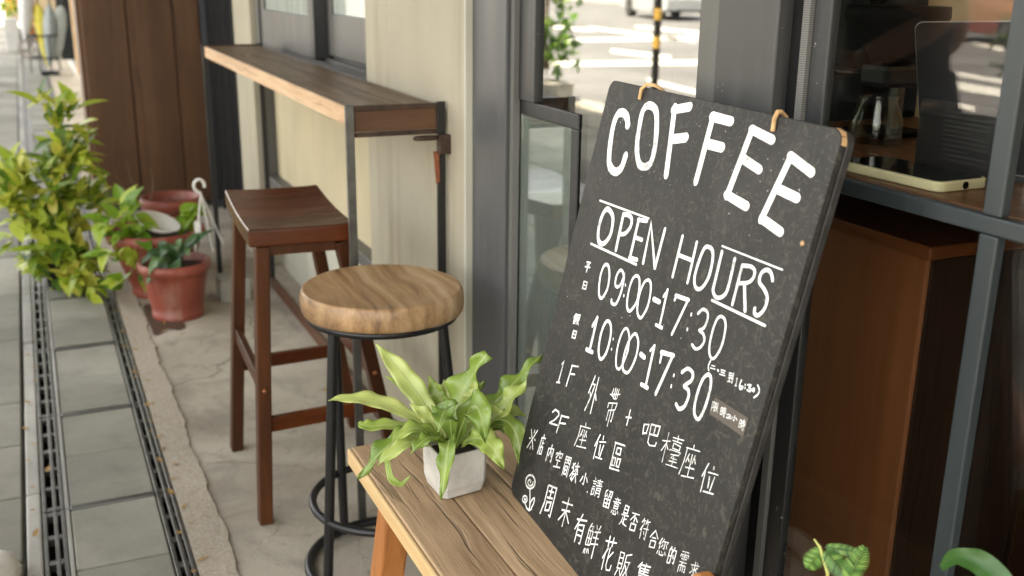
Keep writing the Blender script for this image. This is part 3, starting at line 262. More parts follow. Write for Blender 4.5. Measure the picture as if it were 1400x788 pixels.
 'small hours note': [(1.14,[(426.5,370.4),(429.8,371.0),(433.3,371.7)]),(1.13,[(425.4,366.9),(430.3,367.8),(435.1,368.8)]),(1.25,[(446.2,372.1),(450.4,372.9),(454.9,373.7)]),(1.29,[(447.3,369.8),(450.6,370.4),(454.1,371.0)]),(1.3,[(445.8,366.7),(451.2,367.7),(456.4,368.7)]),(1.05,[(462.4,374.4),(465.2,375.2),(467.9,375.7)]),(1.23,[(464.7,374.9),(463.4,371.7),(467.4,373.1)]),(1.13,[(463.6,369.0),(465.9,369.5),(468.2,370.2)]),(1.2,[(465.5,371.5),(465.9,368.4),(466.4,365.3)]),(1.03,[(463.7,364.4),(466.3,365.3),(469.0,366.2)]),(1.18,[(468.8,375.1),(469.3,372.0),(469.5,368.8)]),(1.02,[(470.9,376.8),(472.4,365.8),(470.9,366.1)]),(0.99,[(478.2,373.0),(479.2,374.2),(480.0,365.1)]),(1.09,[(478.7,364.9),(480.0,365.4),(481.5,365.8)]),(1.92,[(422.8,375.5),(422.4,374.4),(421.9,372.7),(421.4,371.0),(421.1,369.5),(421.1,368.5),(421.2,367.6),(421.4,366.8),(421.7,366.0),(422.3,365.2),(423.0,364.4),(423.7,363.8),(424.2,363.3)]),(2.4,[(440.3,369.9),(442.4,369.0)]),(1.85,[(487.4,375.1),(487.3,373.7),(487.0,371.7),(486.8,369.7),(486.9,368.0),(487.3,366.9),(487.9,365.9),(488.7,365.3),(489.4,364.9),(490.2,365.0),(491.0,365.3),(491.8,365.8),(492.4,366.4),(492.8,367.1),(493.1,367.9),(493.2,368.6),(492.9,369.1),(492.1,369.1),(490.8,368.7),(489.6,368.3),(488.7,368.1)]),(1.96,[(495.9,373.0),(496.3,372.2)]),(1.95,[(496.8,369.6),(497.1,368.8)]),(1.81,[(500.3,374.1),(501.4,374.5),(503.0,375.2),(504.6,375.7),(505.6,375.8),(505.5,375.1),(504.8,374.0),(504.0,372.8),(503.8,372.0),(504.6,371.8),(505.9,371.9),(507.2,372.0),(508.0,371.8),(508.2,371.2),(508.0,370.3),(507.5,369.5),(506.8,368.9),(505.6,368.6),(504.0,368.6),(502.4,368.6),(501.4,368.6)]),(2.02,[(511.3,374.3),(511.1,373.8),(510.9,373.1),(510.9,372.3),(511.0,371.7),(511.4,371.4),(512.1,371.2),(512.8,371.2),(513.2,371.4),(513.4,371.8),(513.4,372.5),(513.3,373.2),(513.1,373.8),(512.7,374.1),(512.2,374.3),(511.7,374.4),(511.3,374.3)]),(1.88,[(516.5,380.1),(517.5,379.5),(519.0,378.6),(520.5,377.5),(521.5,376.4),(521.9,375.2),(522.1,373.9),(521.9,372.4),(521.3,371.0),(520.3,369.5),(518.7,367.8),(517.2,366.2),(516.1,365.2)])],
 'time limit lettering': [(1.02,[(448.9,333.4),(449.5,328.2),(449.9,322.9)]),(1.12,[(448.7,333.6),(452.8,334.1),(451.5,330.6),(453.6,328.8),(452.0,327.3),(449.9,327.0)]),(1.11,[(454.6,334.3),(460.0,335.4),(460.2,331.1),(455.0,329.8)]),(1.16,[(454.8,332.0),(457.6,332.8),(460.2,333.3)]),(0.97,[(454.6,334.4),(455.4,324.6),(458.0,326.2)]),(0.97,[(461.2,330.2),(459.6,329.0),(458.1,327.8)]),(0.95,[(457.1,329.6),(460.0,327.8),(462.7,325.7)]),(1.0,[(467.2,333.9),(467.7,329.9),(468.3,325.9)]),(1.12,[(467.2,333.8),(470.3,334.5),(471.2,326.7),(468.3,325.9)]),(0.99,[(467.9,330.3),(469.2,330.4),(470.6,330.7)]),(1.15,[(471.5,334.0),(473.9,334.8),(476.3,335.5)]),(0.97,[(473.3,336.7),(473.7,334.5),(474.2,332.4)]),(1.08,[(471.3,331.7),(474.2,332.5),(477.1,333.1)]),(1.07,[(471.8,329.5),(474.4,330.2),(477.0,330.9)]),(0.9,[(475.4,331.9),(476.1,325.2),(474.8,325.7)]),(1.13,[(472.8,328.4),(473.5,327.6),(474.0,326.9)]),(1.12,[(479.9,330.1),(482.1,331.3),(485.9,331.9),(487.1,331.1),(484.6,329.0),(480.1,326.8)]),(1.12,[(480.4,326.8),(484.4,327.8),(488.4,328.5)]),(1.05,[(494.1,334.8),(494.7,329.0),(493.4,329.1)]),(0.93,[(491.3,332.2),(490.2,330.6),(489.3,329.2)]),(1.16,[(496.7,333.4),(498.3,332.5),(499.7,331.5)]),(0.96,[(505.0,334.1),(505.5,330.0),(506.0,325.9)]),(0.95,[(504.7,334.4),(508.1,334.7),(509.2,327.1),(505.8,326.2)]),(0.87,[(505.2,330.2),(506.7,330.6),(508.4,331.2)]),(1.08,[(509.4,334.3),(511.9,335.1),(514.6,335.7)]),(1.1,[(511.8,337.4),(512.0,335.1),(512.2,332.7)]),(1.03,[(509.1,332.1),(512.3,332.8),(515.6,333.4)]),(1.13,[(509.9,329.8),(512.7,330.5),(515.6,331.3)]),(0.93,[(513.5,332.4),(514.4,325.4),(512.9,325.8)]),(1.13,[(511.0,328.5),(511.6,327.8),(511.9,327.2)])],
 'flower doodle': [(2.83,[(75.3,52.9),(75.9,51.7),(76.2,50.4),(76.2,49.0),(76.0,47.6),(75.6,46.1),(74.8,44.6),(73.8,43.2),(72.6,41.8),(71.3,40.5),(69.6,39.2),(67.9,38.0),(66.0,37.0),(64.1,36.2),(62.1,35.5),(60.0,35.0),(58.0,34.6),(56.0,34.5),(54.0,34.6),(52.2,34.8),(50.5,35.3),(49.1,35.9),(47.8,36.7),(46.7,37.7),(45.8,38.8),(45.3,40.0),(45.0,41.3),(44.9,42.8),(45.1,44.2),(45.7,45.7),(46.4,47.2),(47.5,48.7),(48.7,50.1),(50.1,51.4),(51.7,52.7),(53.5,53.8),(55.4,54.8),(57.3,55.6),(59.4,56.3),(61.5,56.8),(63.5,57.1),(65.4,57.2),(67.3,57.1),(69.2,56.8),(70.8,56.4),(72.2,55.8),(73.5,54.9),(74.5,54.0),(75.3,52.9)]),(2.57,[(69.6,49.8),(69.6,49.2),(69.7,48.3),(69.7,47.4),(69.5,46.5),(69.2,45.6),(68.7,44.8),(68.1,43.9),(67.5,43.2),(66.7,42.5),(65.8,41.8),(64.9,41.2),(64.0,40.7),(63.0,40.2),(62.0,39.8),(61.0,39.5),(60.0,39.3),(59.1,39.2),(58.1,39.2),(57.3,39.2),(56.5,39.4),(55.7,39.6),(55.1,39.8),(54.5,40.2),(54.1,40.6),(53.7,41.0),(53.4,41.5),(53.2,42.0),(53.2,42.5),(53.2,43.1),(53.3,43.6),(53.5,44.2),(53.8,44.7),(54.1,45.2),(54.5,45.6),(55.0,46.1),(55.5,46.5),(56.0,46.8),(56.6,47.2),(57.1,47.4),(57.7,47.6),(58.3,47.8),(58.8,47.9),(59.3,47.9),(59.8,47.9),(60.3,47.9),(60.7,47.8),(61.0,47.7),(61.3,47.5),(61.6,47.3),(61.8,47.1),(61.9,46.9),(62.0,46.6),(62.0,46.4),(62.0,46.1),(62.0,45.9),(61.9,45.6),(61.7,45.4),(61.5,45.2),(61.3,45.0),(61.2,44.9)]),(2.75,[(64.9,36.1),(72.3,23.7),(80.6,7.1)]),(2.7,[(79.9,8.2),(79.1,10.1),(77.9,12.8),(77.0,15.8),(77.0,18.9),(78.4,22.2),(80.7,26.0),(83.3,29.1),(85.2,30.8),(86.4,30.4),(87.2,28.6),(87.7,26.0),(87.8,23.6),(87.2,20.9),(86.0,17.9),(84.7,15.0),(83.9,13.1)]),(2.59,[(64.3,18.3),(64.6,17.6),(64.8,16.7),(64.7,15.8),(64.5,15.0),(64.1,14.1),(63.4,13.2),(62.7,12.3),(61.8,11.5),(60.8,10.8),(59.6,10.2),(58.4,9.6),(57.2,9.2),(56.0,9.0),(54.7,8.8),(53.5,8.8),(52.5,9.0),(51.5,9.3),(50.7,9.7),(50.0,10.3),(49.5,10.9),(49.2,11.6),(49.0,12.4),(49.1,13.3),(49.3,14.2),(49.8,15.1),(50.4,16.0),(51.2,16.9),(52.1,17.7),(53.1,18.4),(54.3,19.0),(55.5,19.6),(56.7,20.0),(57.9,20.2),(59.1,20.3),(60.3,20.3),(61.4,20.2),(62.3,19.9),(63.1,19.5),(63.8,18.9),(64.3,18.3)]),(2.34,[(58.3,15.3),(57.5,15.3),(56.4,15.3),(55.4,15.2),(54.9,15.0),(55.2,14.5),(56.0,13.7),(57.0,13.1),(57.9,12.9),(58.8,13.5),(59.7,14.6),(60.4,15.8),(61.0,16.6)]),(2.53,[(60.0,9.6),(71.0,5.8),(79.9,8.2)]),(2.51,[(67.3,6.1),(78.0,5.8),(85.8,12.6)])],
}
FERN = [
  ([[1.4453, -0.5457, 0.5256], [1.5301, -0.5265, 0.5813], [1.5971, -0.4798, 0.6492]], 0.0306, 0.5),
  ([[1.4479, -0.5416, 0.5278], [1.4731, -0.4578, 0.5917], [1.4941, -0.3705, 0.604]], 0.0221, 0.5),
  ([[1.4479, -0.5391, 0.5244], [1.4454, -0.4722, 0.5629], [1.448, -0.4219, 0.5706], [1.4567, -0.4058, 0.5748]], 0.0184, 0.5),
  ([[1.4374, -0.5376, 0.5253], [1.4226, -0.4643, 0.5527], [1.4146, -0.3934, 0.5003]], 0.0282, 1.0),
  ([[1.4285, -0.5343, 0.5285], [1.3974, -0.4725, 0.5572], [1.3905, -0.417, 0.5291]], 0.0257, 0.6),
  ([[1.4257, -0.516, 0.5293], [1.4163, -0.4466, 0.5439], [1.397, -0.4372, 0.5073], [1.3864, -0.451, 0.4947], [1.384, -0.4658, 0.5077]], 0.0086, 0.3),
  ([[1.4617, -0.557, 0.5216], [1.5142, -0.5669, 0.5546], [1.5464, -0.5545, 0.5998]], 0.0233, 0.8),
  ([[1.4486, -0.5621, 0.5237], [1.4699, -0.5835, 0.5824], [1.4544, -0.6231, 0.6596]], 0.0441, 1.0),
  ([[1.4349, -0.5669, 0.5236], [1.4277, -0.6275, 0.5853], [1.4429, -0.7161, 0.649]], 0.0270, 1.3),
  ([[1.4163, -0.562, 0.53], [1.3976, -0.612, 0.5771], [1.3997, -0.6722, 0.6317]], 0.0270, 1.3),
  ([[1.449, -0.5776, 0.5116], [1.4619, -0.6455, 0.54], [1.4606, -0.6712, 0.5717]], 0.0245, 1.2),
  ([[1.4288, -0.5771, 0.5192], [1.436, -0.6405, 0.5592], [1.4177, -0.6768, 0.554]], 0.0184, 0.6),
  ([[1.4131, -0.5683, 0.529], [1.3959, -0.6316, 0.5643], [1.3634, -0.6461, 0.4866]], 0.0257, 0.8),
  ([[1.3971, -0.5569, 0.5343], [1.3516, -0.575, 0.5607], [1.3188, -0.594, 0.5226]], 0.0294, 0.8),
  ([[1.4041, -0.5398, 0.5319], [1.3634, -0.5206, 0.5558], [1.3369, -0.4993, 0.4815]], 0.0233, 0.8),
  ([[1.4634, -0.55, 0.5169], [1.5366, -0.526, 0.5658], [1.576, -0.4884, 0.5977]], 0.0110, 0.4),
  ([[1.4288, -0.5369, 0.533], [1.4291, -0.5153, 0.5733], [1.449, -0.4885, 0.5961]], 0.0196, 0.6),
  ([[1.4117, -0.5452, 0.5275], [1.4048, -0.5356, 0.5971], [1.3671, -0.5044, 0.579]], 0.0343, 0.7),
  ([[1.4097, -0.5495, 0.5276], [1.3891, -0.5734, 0.602], [1.3327, -0.5694, 0.5651]], 0.0368, 0.7),
  ([[1.4631, -0.5729, 0.5129], [1.4878, -0.5984, 0.5533], [1.4964, -0.6361, 0.5964]], 0.0270, 1.0),
  ([[1.4173, -0.5599, 0.53], [1.397, -0.5854, 0.5732], [1.3766, -0.6202, 0.5942]], 0.0221, 1.0),
  ([[1.4392, -0.5762, 0.5148], [1.4576, -0.6437, 0.5249], [1.431, -0.6879, 0.5057]], 0.0196, 0.8),
  ([[1.4555, -0.547, 0.5235], [1.5035, -0.5259, 0.5696], [1.5555, -0.5002, 0.6216]], 0.0245, 0.8),
  ([[1.4485, -0.5368, 0.5232], [1.4782, -0.498, 0.5587], [1.5014, -0.4566, 0.5717]], 0.0196, 0.6),
  ([[1.4683, -0.5647, 0.5174], [1.5118, -0.5765, 0.5606], [1.5421, -0.5804, 0.5881]], 0.0221, 0.8),
  ([[1.4467, -0.5664, 0.5238], [1.4423, -0.5903, 0.578], [1.4508, -0.6013, 0.6187]], 0.0245, 0.9),
  ([[1.4087, -0.5565, 0.5343], [1.3771, -0.5808, 0.576], [1.3423, -0.6003, 0.5675]], 0.0245, 0.9),
  ([[1.4066, -0.5359, 0.534], [1.3776, -0.4987, 0.5683], [1.3669, -0.4595, 0.5511]], 0.0208, 0.7),
  ([[1.4186, -0.5331, 0.5318], [1.4069, -0.4879, 0.5725], [1.4001, -0.4428, 0.559]], 0.0221, 0.7),
  ([[1.4343, -0.5692, 0.5248], [1.4568, -0.6221, 0.5617], [1.4627, -0.6781, 0.6219]], 0.0221, 1.2),
]
# ------------------------------------------------------------------ material set
METAL_BLACK = plain('black_steel', (.009, .009, .0095), .38, .0, .2, 30, .08)
STEEL = plain('brushed_steel', (.16, .16, .15), .38, .85, .25, 25, .1)
GREYPAINT = painted('grey_paint', (.075, .08, .082))
GREYDARK = painted('dark_grey_paint', (.019, .020, .020))
GREYMID = painted('mid_grey_paint', (.082, .079, .073))
RAILPAINT = painted('blue_grey_paint', (.022, .030, .032))
BLACKMAT = plain('black_matte', (.006, .006, .0065), .75, 0, .2, 20, spec=.2)
WHITEPAINT = plain('white_paint', (.86, .86, .82), .7, 0, .05, 60)
WALNUT = wood('walnut_wood', ((.032, .0075, .0025), (.085, .0195, .0045), (.17, .042, .008)), 'y', .30, 50, 5, .10, .25, coat=.22, spec=.25)
WALNUTZ = wood('walnut_leg_wood', ((.027, .009, .0035), (.064, .020, .0065), (.12, .038, .011)), 'z', .40, 50, 6, .12, .25, coat=.12, spec=.25)
CLAD = wood('cladding_wood', ((.052, .022, .009), (.100, .044, .017), (.16, .074, .030)), 'z', .5, 30, 5, .3, .4)
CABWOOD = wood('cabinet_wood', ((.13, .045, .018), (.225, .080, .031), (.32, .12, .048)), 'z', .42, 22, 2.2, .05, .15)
ROUND = wood('elm_seat_wood', ((.15, .075, .03), (.40, .235, .11), (.56, .38, .21)), 'x', .42, 45, 10, .5, .65, coat=.2, seed=9)
BENCHW = wood('weathered_bench_wood', ((.27, .165, .09), (.51, .345, .20), (.69, .51, .33)), 'x', .58, 75, 12, .9, .7, seed=5)
BENCHE = wood('fresh_pine_edge', ((.44, .27, .12), (.60, .41, .20), (.72, .53, .30)), 'x', .5, 40, 6, .15)
BENCHL = wood('orange_bench_leg_wood', ((.26, .085, .022), (.42, .155, .042), (.55, .24, .075)), 'z', .42, 35, 6, .2, coat=.15)
SHELFTOP = wood('aged_shelf_wood', ((.055, .030, .016), (.115, .066, .034), (.20, .12, .064)), 'x', .42, 30, 3.0, .3, .3, seed=3)
SHELFEDGE = wood('pine_shelf_edge', ((.36, .20, .10), (.56, .36, .20), (.68, .48, .31)), 'x', .55, 70, 12, .5)
for m_ in (GREYPAINT, GREYDARK, RAILPAINT): pass
SHELFEND = wood('dark_end_wood', ((.045, .020, .010), (.095, .043, .020), (.16, .075, .034)), 'y', .5, 40, 8, .3)
RUST = plain('rusty_iron', (.055, .032, .022), .65, .4, .5, 40, .3)
RUSTRED = plain('rust_red_iron', (.22, .07, .03), .7, .2, .4, 40, .3)
TAN = plain('tan_timber', (.62, .40, .21), .55, 0, .12, 6)
CONCRETE_POT = plain('pale_cement', (.50, .485, .445), .75, 0, .20, 22, .3)
t = NT('red_clay_plastic'); n1 = t.noise(7, 5, .6); n2 = t.noise(3.0, 6, .7, .5, t.map((3, 3, .8)))
c_ = t.ramp(n1, [(.3, (.17, .036, .022)), (.7, (.30, .068, .040))])
c_ = t.mix(t.math('MULTIPLY', t.ramp(n2, [(.50, 0.0), (.72, 1.0)]), .55), c_, (.36, .24, .18))
t.col(c_).rough(t.ramp(n1, [(.3, .4), (.7, .62)])); TERRA = t.m
SOIL = plain('potting_soil', (.035, .022, .014), .95, 0, .4, 60, .6)
WHITEPLASTIC = plain('white_plastic', (.75, .74, .70), .4, 0, .06, 8)
STEM = plain('brown_stem', (.16, .11, .05), .6, 0, .3, 30)

def wallmat(name, c, stain=(.25, .22, .16), dirt=.5):
    t = NT(name)
    a = t.noise(2.2, 6, .6); b = t.noise(60, 5, .7); v = t.noise(3, 4, .6, 0, t.map((6, 6, .5)))
    c0 = t.ramp(a, [(.3, tuple(x*.86 for x in c)), (.7, tuple(min(1, x*1.08) for x in c))])
    c1 = t.mix(t.math('MULTIPLY', t.ramp(v, [(.52, 0.0), (.75, 1.0)]), dirt), c0, stain)
    pits = t.ramp(t.voro(22), [(.03, 1.0), (.06, 0.0)])
    c2 = t.mix(t.math('MULTIPLY', pits, .35), c1, tuple(x*.5 for x in c))
    t.col(c2).rough(.82).bump(b, .25, .002)
    return t.m
PILLAR = wallmat('pillar_concrete', (.36, .325, .24), (.25, .215, .145), .7)
WALLLOW = wallmat('pale_plaster', (.44, .43, .35), (.31, .28, .2), .5)
PANEL = wallmat('cream_panel', (.48, .41, .26), (.36, .29, .17), .6)

def groundmat(name, c, patch, island=.0, speck=None, crack=False, sc=1.0):
    t = NT(name)
    a = t.noise(1.7*sc, 8, .62, .4); b = t.noise(130, 4, .7); d = t.noise(9*sc, 6, .65)
    c0 = t.ramp(a, [(.32, tuple(x*.72 for x in c)), (.52, c), (.70, patch)])
    c0 = t.mix(t.math('MULTIPLY', t.ramp(d, [(.5, 0.0), (.72, 1.0)]), .45), c0, tuple(x*.55 for x in c))
    if island:
        k = t.ramp(t.island(), [(0, tuple([1-island]*3)), (1, tuple([1+island*.4]*3))]); c0 = t.mix(1.0, c0, k, 'MULTIPLY')
    if speck:
        s_ = t.ramp(t.voro(speck[0], out='Color'), [(.0, speck[1]), (.5, speck[2]), (1, speck[3])]); c0 = t.mix(.65, c0, s_)
    if crack:
        vc = t.n.new('ShaderNodeTexVoronoi'); vc.feature = 'DISTANCE_TO_EDGE'; vc.inputs['Scale'].default_value = .9
        nn = t.n.new('ShaderNodeTexNoise'); nn.inputs['Scale'].default_value = 4; nn.inputs['Detail'].default_value = 6; t.l.new(t.tc, nn.inputs['Vector'])
        t.l.new(t.mix(.16, t.tc, nn.outputs['Color'], 'ADD'), vc.inputs['Vector'])
        ck = t.ramp(vc.outputs['Distance'], [(.0, 1.0), (.012, 0.0)])
        c0 = t.mix(t.math('MULTIPLY', ck, .55), c0, (.05, .045, .035))
    t.col(c0).rough(.85).bump(t.math('ADD', b, t.math('MULTIPLY', d, .8)), .45, .003)
    return t.m
t = NT('worn_concrete')
n1 = t.noise(1.6, 9, .64, .5); n2 = t.noise(5.5, 7, .68, .8); n3 = t.noise(150, 4, .7); n4 = t.noise(16, 6, .7, 1.0); n5 = t.noise(2.6, 5, .6, .3, t.map(loc=(4, 9, 0)))
c_ = t.ramp(n1, [(.34, (.26, .225, .17)), (.50, (.37, .33, .255)), (.66, (.47, .42, .335))])
c_ = t.mix(t.math('MULTIPLY', t.ramp(n2, [(.50, 0.0), (.66, 1.0)]), .62), c_, (.20, .185, .15))
c_ = t.mix(t.math('MULTIPLY', t.ramp(n4, [(.58, 0.0), (.70, 1.0)]), .55), c_, (.15, .135, .11))
c_ = t.mix(t.math('MULTIPLY', t.ramp(n5, [(.56, 0.0), (.66, 1.0)]), .35), c_, (.54, .485, .40))
def cracks(sc, wd, strength, c_in):
    vc = t.n.new('ShaderNodeTexVoronoi'); vc.feature = 'DISTANCE_TO_EDGE'; vc.inputs['Scale'].default_value = sc
    nn = t.n.new('ShaderNodeTexNoise'); nn.inputs['Scale'].default_value = 5; nn.inputs['Detail'].default_value = 7; t.l.new(t.tc, nn.inputs['Vector'])
    t.l.new(t.mix(.22, t.tc, nn.outputs['Color'], 'ADD'), vc.inputs['Vector'])
    k = t.math('MULTIPLY', t.ramp(vc.outputs['Distance'], [(0, 1.0), (wd, 0.0)]), t.ramp(n5, [(.42, strength), (.56, strength*.2)]))
    return t.mix(k, c_in, (.045, .04, .03))
c_ = cracks(1.1, .007, .55, c_); c_ = cracks(3.2, .010, .35, c_)
t.col(c_).rough(t.ramp(n1, [(.3, .72), (.7, .92)])).bump(t.math('ADD', n3, t.math('MULTIPLY', n4, .9)), .5, .003); APRON = t.m
AGGR = groundmat('exposed_aggregate', (.37, .32, .245), (.45, .395, .31), speck=(260, (.23, .19, .14), (.38, .33, .255), (.52, .46, .37)))
PAVER = groundmat('grey_paver', (.285, .272, .222), (.365, .350, .292), island=.30)
COVER = groundmat('drain_cover_concrete', (.27, .262, .212), (.345, .335, .278), island=.22)
EDGING = groundmat('pale_edging', (.37, .36, .32), (.46, .45, .40), island=.2)
ASPH = groundmat('asphalt', (.14, .14, .145), (.175, .175, .18), sc=.3)
GROUND = groundmat('pale_ground', (.30, .29, .26), (.36, .34, .30), sc=.2)
FARW = groundmat('tan_paving', (.50, .43, .32), (.58, .50, .38))

# ------------------------------------------------------------------ the ground
s_ = MB().add([(-300,-300,-.15),(300,-300,-.15),(300,300,-.15),(-300,300,-.15)], [(0,1,2,3)])
struct(s_.build('ground', GROUND))
s_ = MB().add([(-60,3.45,-.13),(120,3.45,-.13),(120,24,-.13),(-60,24,-.13)], [(0,1,2,3)])
struct(s_.build('road', ASPH))
STRIPES = [[(20.56, 8.55), (20.75, 12.43), (19.81, 11.79), (19.69, 8.11)], [(15.32, 5.78), (14.86, 8.48), (14.12, 7.98), (14.59, 5.43)], [(25.83, 11.17), (23.95, 11.41), (23.05, 10.92), (24.8, 10.66)], [(25.3, 11.97), (19.49, 11.48), (18.86, 11.06), (24.3, 11.43)], [(25.41, 13.5), (22.5, 13.59), (21.66, 13.02), (24.38, 12.89)], [(17.6, 8.31), (15.9, 8.52), (15.2, 8.07), (16.78, 7.84)], [(12.47, 5.97), (10.84, 5.72), (10.5, 5.49), (12.04, 5.7)], [(18.63, 18.64), (16.06, 16.77), (14.93, 15.49), (17.16, 17.05)], [(13.85, 14.39), (12.42, 13.83), (11.81, 13.07), (13.11, 13.55)], [(11.95, 11.08), (10.48, 10.65), (10.12, 10.22), (11.49, 10.6)], [(11.33, 10.0), (9.41, 9.58), (8.77, 8.84), (10.47, 9.12)], [(10.17, 10.51), (9.63, 10.4), (9.13, 9.79), (9.62, 9.86)], [(9.51, 8.13), (8.52, 7.77), (8.22, 7.45), (9.16, 7.77)]]
m_ = MB()
for k, q in enumerate(STRIPES): m_.add([(x, y, -.126) for x, y in q], [(0,1,2,3)])
ROADWHITE = plain('worn_road_paint', (.74, .74, .70), .7, 0, .12, 5)
struct(m_.build('road_markings', ROADWHITE))
# street pavement: individual slabs on a bed
struct(MB().box(-4, 26, .125, 3.2, -.14, -.012).build('sidewalk_bed', plain('grout', (.10, .10, .09), .9, 0, .2, 20)))
m_ = MB(); y = .127; j = 0
rows = [(.127, .53), (.535, .93), (.935, 1.33), (1.335, 1.73), (1.735, 2.13), (2.135, 2.53), (2.535, 2.93), (2.935, 3.19)]
for a, b in rows:
    x = -3.9+random.uniform(0, .3)
    while x < 25.5:
        L_ = random.choice((.32, .32, .44, .6)); dz = random.uniform(-.0025, .0025)
        m_.box(x+.004, x+L_-.004, a+.003, b-.003, -.05, dz); x += L_
struct(m_.build('sidewalk', PAVER, bevel=.004))
m_ = MB(); x = -4
while x < 26:
    m_.box(x+.003, x+.597, .088, .121, -.06, random.uniform(-.004, .002)); x += .6
struct(m_.build('channel_edging', EDGING, bevel=.005))
m_ = MB(); x = -4
while x < 60:
    m_.box(x+.004, x+.996, 3.2, 3.44, -.16, .0); x += 1.0
struct(m_.build('road_kerb', EDGING, bevel=.012))
# apron in front of the shop with a wavy aggregate strip along the drain
def edge_y(x): return -.292+.003*math.sin(x*2.1)+.003*math.sin(x*7.3+1)+.003*math.sin(x*19)+.002*math.sin(x*47)+.0015*math.sin(x*93)
m_ = MB(); xs = [-3+.02*i for i in range(0, 451)]; v = []; f = []
for x in xs: v += [(x, edge_y(x)+.004, 0.0), (x, -.97, 0.0)]
for i in range(len(xs)-1): f.append((2*i, 2*i+1, 2*i+3, 2*i+2))
m_.add(v, f); struct(m_.build('shop_apron', APRON))
m_ = MB(); v = []; f = []
for x in xs: v += [(x, -.2165, -.06), (x, -.2165, .006+.001*math.sin(x*9)), (x, edge_y(x), .006+.0012*math.sin(x*13)), (x, edge_y(x)-.004, -.03)]
for i in range(len(xs)-1):
    for k in range(3): f.append((4*i+k, 4*i+k+1, 4*i+5+k, 4*i+4+k))
m_.add(v, f); struct(m_.build('aggregate_kerb', AGGR))
struct(MB().box(6.0, 26, -3, -.2165, -.06, -.002).build('neighbour_forecourt', FARW))
# drain: concrete covers between two slotted steel gratings
drain = thing('drain', 'narrow street drain of grey concrete covers between two slotted steel grates beside the cafe', 'drain', (2.5, -.07, 0))
MB().box(-3, 26, -.2165, .088, -.14, -.055).build('channel_bed', plain('wet_dirt', (.02, .018, .014), .9, 0, .4, 30), drain)
X0 = 2.487-.6*9
for k in range(38):
    xa = X0+.6*k
    if xa > 20: break
    dz = random.uniform(-.002, .002)
    m_ = MB(); m_.box(xa+.012, xa+.302, -.170, .024, -.05, dz); m_.box(xa+.306, xa+.588, -.170, .024, -.05, dz+random.uniform(-.002, .002))
    m_.build('cover_slab', COVER, drain, bevel=.004)
    m_ = MB(); m_.box(xa+.002, xa+.598, .0255, .035, -.05, .001); m_.build('cover_edge_strip', EDGING, drain, bevel=.002)
    MB().box(xa-.010, xa+.010, -.170, .024, -.045, .002).build('cross_bar', STEEL, drain, bevel=.002)
    for (ya, yb) in ((.0365, .0855), (-.214, -.1725)):
        m_ = MB(); wd = yb-ya
        for q in (0, .42, 1): m_.box(xa+.002, xa+.598, ya+(wd-.009)*q, ya+(wd-.009)*q+.009, -.022, .001)
        for i in range(6): m_.box(xa+.004+i*.1145, xa+.024+i*.1145, ya+.009, yb-.009, -.020, -.0006)
        m_.build('slotted_grate', STEEL, drain, bevel=.0015, seg=1)

# ------------------------------------------------------------------ the shop front
shop = thing('cafe_building', 'cafe shop front with beige concrete pillar, grey framed glass and a sliding window', 'building', (2.4, -.86, 0))
MB().box(2.064, 2.78, -1.15, -.83, 0, 2.9).build('pillar', PILLAR, shop, bevel=.006)
MB().box(2.0535, 2.0645, -1.1, -.828, 0, 2.9).build('caulk_strip', WALLLOW, shop)
MB().box(4.46, 4.84, -1.15, -.845, 0, 2.9).build('far_pillar', PILLAR, shop, bevel=.006)
MB().box(-4, 7.2, -1.15, -.86, 2.6, 4.4).build('upper_wall', PILLAR, shop)
MB().box(-4, 17, -.855, 1.0, 2.95, 3.12).build('canopy', plain('canopy_soffit', (.16, .15, .13), .8), shop)
MB().box(4.84, 7.2, -1.15, -1.0, 0, 2.95).build('recess_wall', GREYDARK, shop)
MB().box(7.2, 7.24, -6.2, -.862, 0, 3.2).build('side_wall', plain('side_beige', (.4, .36, .28), .8), shop)
MB().box(5.86, 7.2, -1.0, -.862, 0, 2.6).build('end_wall', PILLAR, shop)
MB().box(2.78, 4.46, -1.15, -.925, 0, .372).build('plinth_wall', WALLLOW, shop)
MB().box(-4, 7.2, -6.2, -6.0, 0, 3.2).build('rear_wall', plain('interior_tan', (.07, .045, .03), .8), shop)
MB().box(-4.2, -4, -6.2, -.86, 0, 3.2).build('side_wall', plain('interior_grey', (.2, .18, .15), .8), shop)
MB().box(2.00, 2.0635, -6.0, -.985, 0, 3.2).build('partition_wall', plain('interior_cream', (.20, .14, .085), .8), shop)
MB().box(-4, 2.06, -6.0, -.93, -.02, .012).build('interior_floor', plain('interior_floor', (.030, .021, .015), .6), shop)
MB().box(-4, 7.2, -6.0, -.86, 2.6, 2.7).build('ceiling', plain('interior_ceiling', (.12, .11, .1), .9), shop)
t = NT('pale_reflection_pane'); t.col(t.ramp(t.noise(5, 2, .5, 0, t.map((9, 9, .4))), [(.3, (.30, .36, .32)), (.7, (.46, .50, .45))])).rough(.12); PALEREFL = t.m  # pale tone stands in for sky and street reflected in the panes
